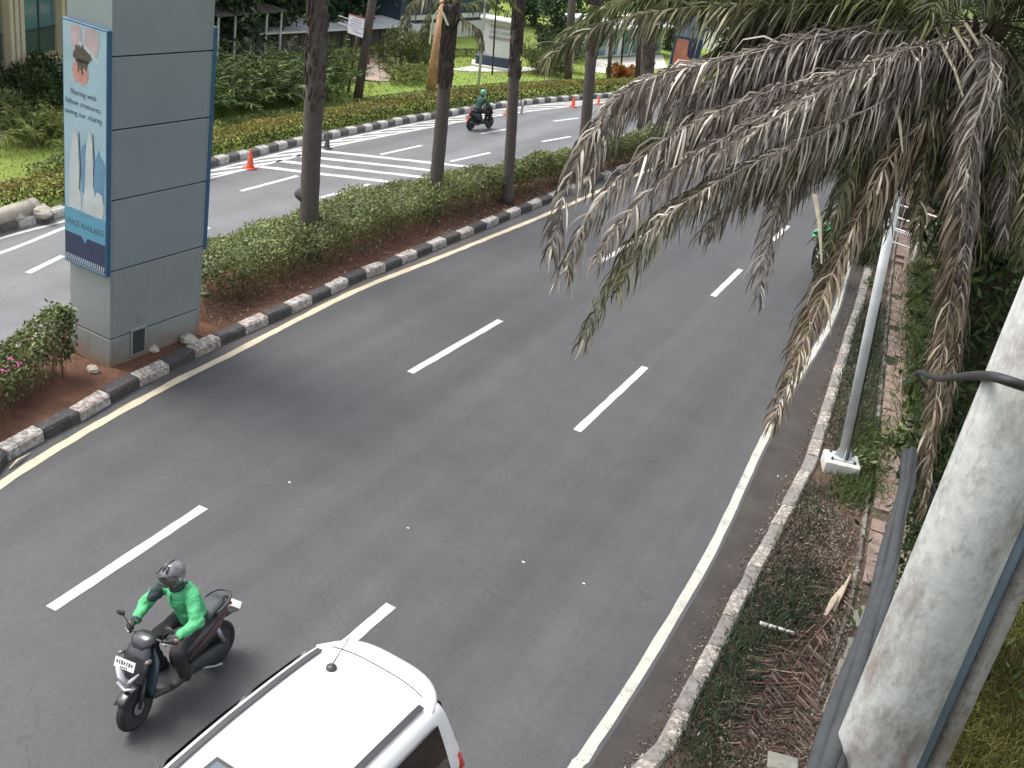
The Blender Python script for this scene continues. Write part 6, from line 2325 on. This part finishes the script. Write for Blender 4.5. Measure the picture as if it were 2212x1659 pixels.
# plaza paving, pale paths, flower bed
for nm, m, poly, z in (('plaza', 'plaza', [(760, 178), (800, 118), (870, 120), (862, 150), (838, 182)], .13), ('path', 'pale_path', [(960, 156), (1020, 148), (1130, 150), (1200, 152), (1130, 160), (1020, 160)], .13),
                       ('path', 'pale_path', [(1270, 160), (1290, 132), (1430, 122), (1440, 150), (1330, 165)], .13), ('path', 'pale_path', [(-200, 360), (-60, 300), (40, 255), (60, 275), (-40, 350), (-150, 410)], .13)):
    P = [at(u, v, 0) for u, v in poly]
    q = MB()
    q.add([(p.x, p.y, z) for p in P], [tuple(range(len(P)))])
    o = q.build(nm, M[m], fix=False)
    if o.data.polygons[0].normal.z < 0:
        o.data.flip_normals()
    tag(o, kind='structure')
P = scatter([(800, 112), (870, 108), (880, 102), (800, 104)], 2500, .25, rng)
V, Q, tt = leaves(P, .22, rng, .6, 1)
tag(np_mesh('flower_bed', V, Q, None, M['yellow_flower'], tt), 'band of yellow and orange flowers at the foot of the brown building', 'flower bed', kind='stuff')

# ------------------------------------------------------------------ posts and signs beyond the far carriageway
def post(name, label, cat, u, v, ut, vt, r, m, zt, part='shaft'):
    b_ = at(u, v, .1)
    tp = leaning(b_, ut, vt)
    d = (tp - b_) / (tp.z - b_.z)
    t = thing(name, label, cat, b_)
    e_ = b_ + d * (zt - .1)
    MB().tube([b_, b_.lerp(e_, .5), e_], [r * 1.15, r, r * .85], 12).build(part, m, t, smooth=True, world=True)
    return t, b_, d


up_, ub, ud = post('utility_pole', 'leaning dark utility pole carrying the white notice board', 'pole', 771, 224, 803, 10, .16, M['bark_grey'], 7.5)
MB().box(ub + ud * 5.8 + Vector((0, -.1, 0)), (1.4, .09, .09)).build('cross_arm', M['dark_metal'], up_, world=True)
zc = pix(ub)[2]
sc_ = atd(769, 56, pix(ub + ud * 2.4)[2] - .25)
sb = thing('notice_board', 'white notice board with red edge and lines of small print on the utility pole', 'sign', sc_, -.35)
wpx = 55 / F * pix(sc_)[2]
hpx = 39 / F * pix(sc_)[2]
MB().box((0, 0, 0), (wpx, .03, hpx), None, .006).build('board', M['sign_white'], sb)
MB().box((0, -.005, hpx / 2 + .012), (wpx + .02, .045, .022)).build('top_edge', M['sign_red'], sb)
for k, (f0, f1) in enumerate([(.27, .72), (.1, .9), (.2, .8), (.06, .96), (.25, .7), (.35, .9)]):
    z_ = hpx * (.34 - k * .13)
    x = wpx * (f0 - .5)
    while x < wpx * (f1 - .5):
        l_ = rnd.uniform(.05, .13)
        MB().box((x + l_ / 2, -.0165, z_), (l_, .002, hpx * .055)).build('print_line', M['sign_text'], sb)
        x += l_ + .025
for dz in (-.1, .16):
    MB().tube([(-wpx / 2 - .7, .03, dz), (-wpx / 2 + .05, .03, dz)], .014, 6).build('bracket', M['dirty_white'], sb)

rsg, rb_, rd = post('road_sign', 'round dark red road sign with a white plate, partly behind the stout palm trunk', 'sign', 690, 238, 696, 120, .03, M['galv'], rise(at(690, 238, .1), 118) + .05, 'post')
dz = rise(at(690, 238, .1), 138)
fc = rb_ + rd * (dz - .1) + Vector((.05, -.05, 0))
Mz = Rz(-.3) @ Rx(math.pi / 2)
MB().lathe([(0, .012), (.24, .012), (.24, -.012), (0, -.012)], fc, 28, Mz).build('disc', M['sign_red'], rsg, world=True)
MB().lathe([(.115, .004), (.18, .004), (.18, -.004), (.115, -.004)], fc + Mz @ Vector((0, 0, .016)), 24, Mz).build('ring_mark', M['white_paint'], rsg, world=True)
MB().box(fc + Vector((0, -.02, -.5)), (.3, .02, .42), Rz(-.3), .004).build('plate', M['white_paint'], rsg, world=True)
MB().box(fc + Vector((0, -.034, -.5)), (.22, .006, .03), Rz(-.3)).build('plate_mark', M['ink'], rsg, world=True)

post('street_pole', 'slim pale street light pole in front of the kiosk', 'pole', 1032, 206, 1046, 40, .055, M['galv'], 8)
post('street_pole', 'thin dark pole right of the kiosk door', 'pole', 1063, 162, 1069, 60, .04, M['dark_metal'], 7)
post('palm_tree', 'peeled orange brown palm trunk beyond the far hedge, left of the leaning palm', 'palm tree', 928, 205, 944, 100, .2, M['peeled'], 4.2, 'trunk')
post('palm_tree', 'grey palm trunk on the lawn left of the fourth median palm', 'palm tree', 1226, 182, 1230, 110, .19, M['bark_grey'], 7, 'trunk')
post('street_pole', 'grey post standing in the far hedge right of the fourth palm', 'pole', 1313, 190, 1320, 90, .1, M['bark_grey'], 7)
post('street_pole', 'thin black post before the distant white building', 'pole', 1340, 165, 1346, 90, .05, M['wire_black'], 6)
post('palm_tree', 'greenish palm trunk just left of the dark rough palm', 'palm tree', 1376, 190, 1382, 90, .15, M['bark'], 7, 'trunk')
post('sapling', 'thin leaning brown stem left of the utility pole', 'sapling', 752, 200, 768, 100, .05, M['stem'], 3.2, 'trunk')
for k, (u, v, vt, lab) in enumerate([(831, 136, 92, 'thin pale post on the plaza nearest the flowers'), (796, 140, 120, 'short reddish post at the plaza edge')]):
    post('post', lab, 'post', u, v, u + 2, vt, .04, M['dirty_white'] if k == 0 else M['sign_red'], rise(at(u, v, .1), vt))
# concrete barrier beam lying by the far kerb at left
A, B = at(-60, 486, .3), at(72, 446, .3)
cbm = thing('concrete_pipe', 'pale concrete pipe lying behind the far kerb at the left edge', 'pipe', (A + B) / 2)
dv = (B - A)
MB().tube([A, B], .19, 18).build('barrel', M['stone'], cbm, smooth=True, world=True)
MB().tube([B - dv.normalized() * .18, B + dv.normalized() * .02], .215, 18).build('collar', M['stone'], cbm, smooth=True, world=True)
for k, (u, v, s, lab) in enumerate([(88, 462, .3, 'loose pale stone beside the concrete pipe at left'), (30, 470, .26, 'broken kerb lump in front of the concrete pipe'), (408, 738, .2, 'grey stone at the foot of the pillar on the kerb side'), (330, 756, .13, 'small pebble stone on the soil beside the pillar'), (200, 800, .12, 'crumpled tan leaf ball on the soil before the pillar corner'), (432, 632, .22, 'pale stone under the hedge end by the pillar')]):
    p = at(u, v, .18)
    r = random.Random(k)
    q = MB().ball((0, 0, 0), (s, s * .75, s * .55), 9, 6)
    q.v = [(x * r.uniform(.8, 1.2), y * r.uniform(.8, 1.2), z_ * r.uniform(.8, 1.2)) for x, y, z_ in q.v]
    o = q.build('stone', M['stone'])
    o.location = p + Z * s * .2
    tag(o, lab, 'stone')
print('meshes', len([o for o in SC.objects if o.type == 'MESH']), 'tris', sum(len(o.data.polygons) for o in SC.objects if o.type == 'MESH'))
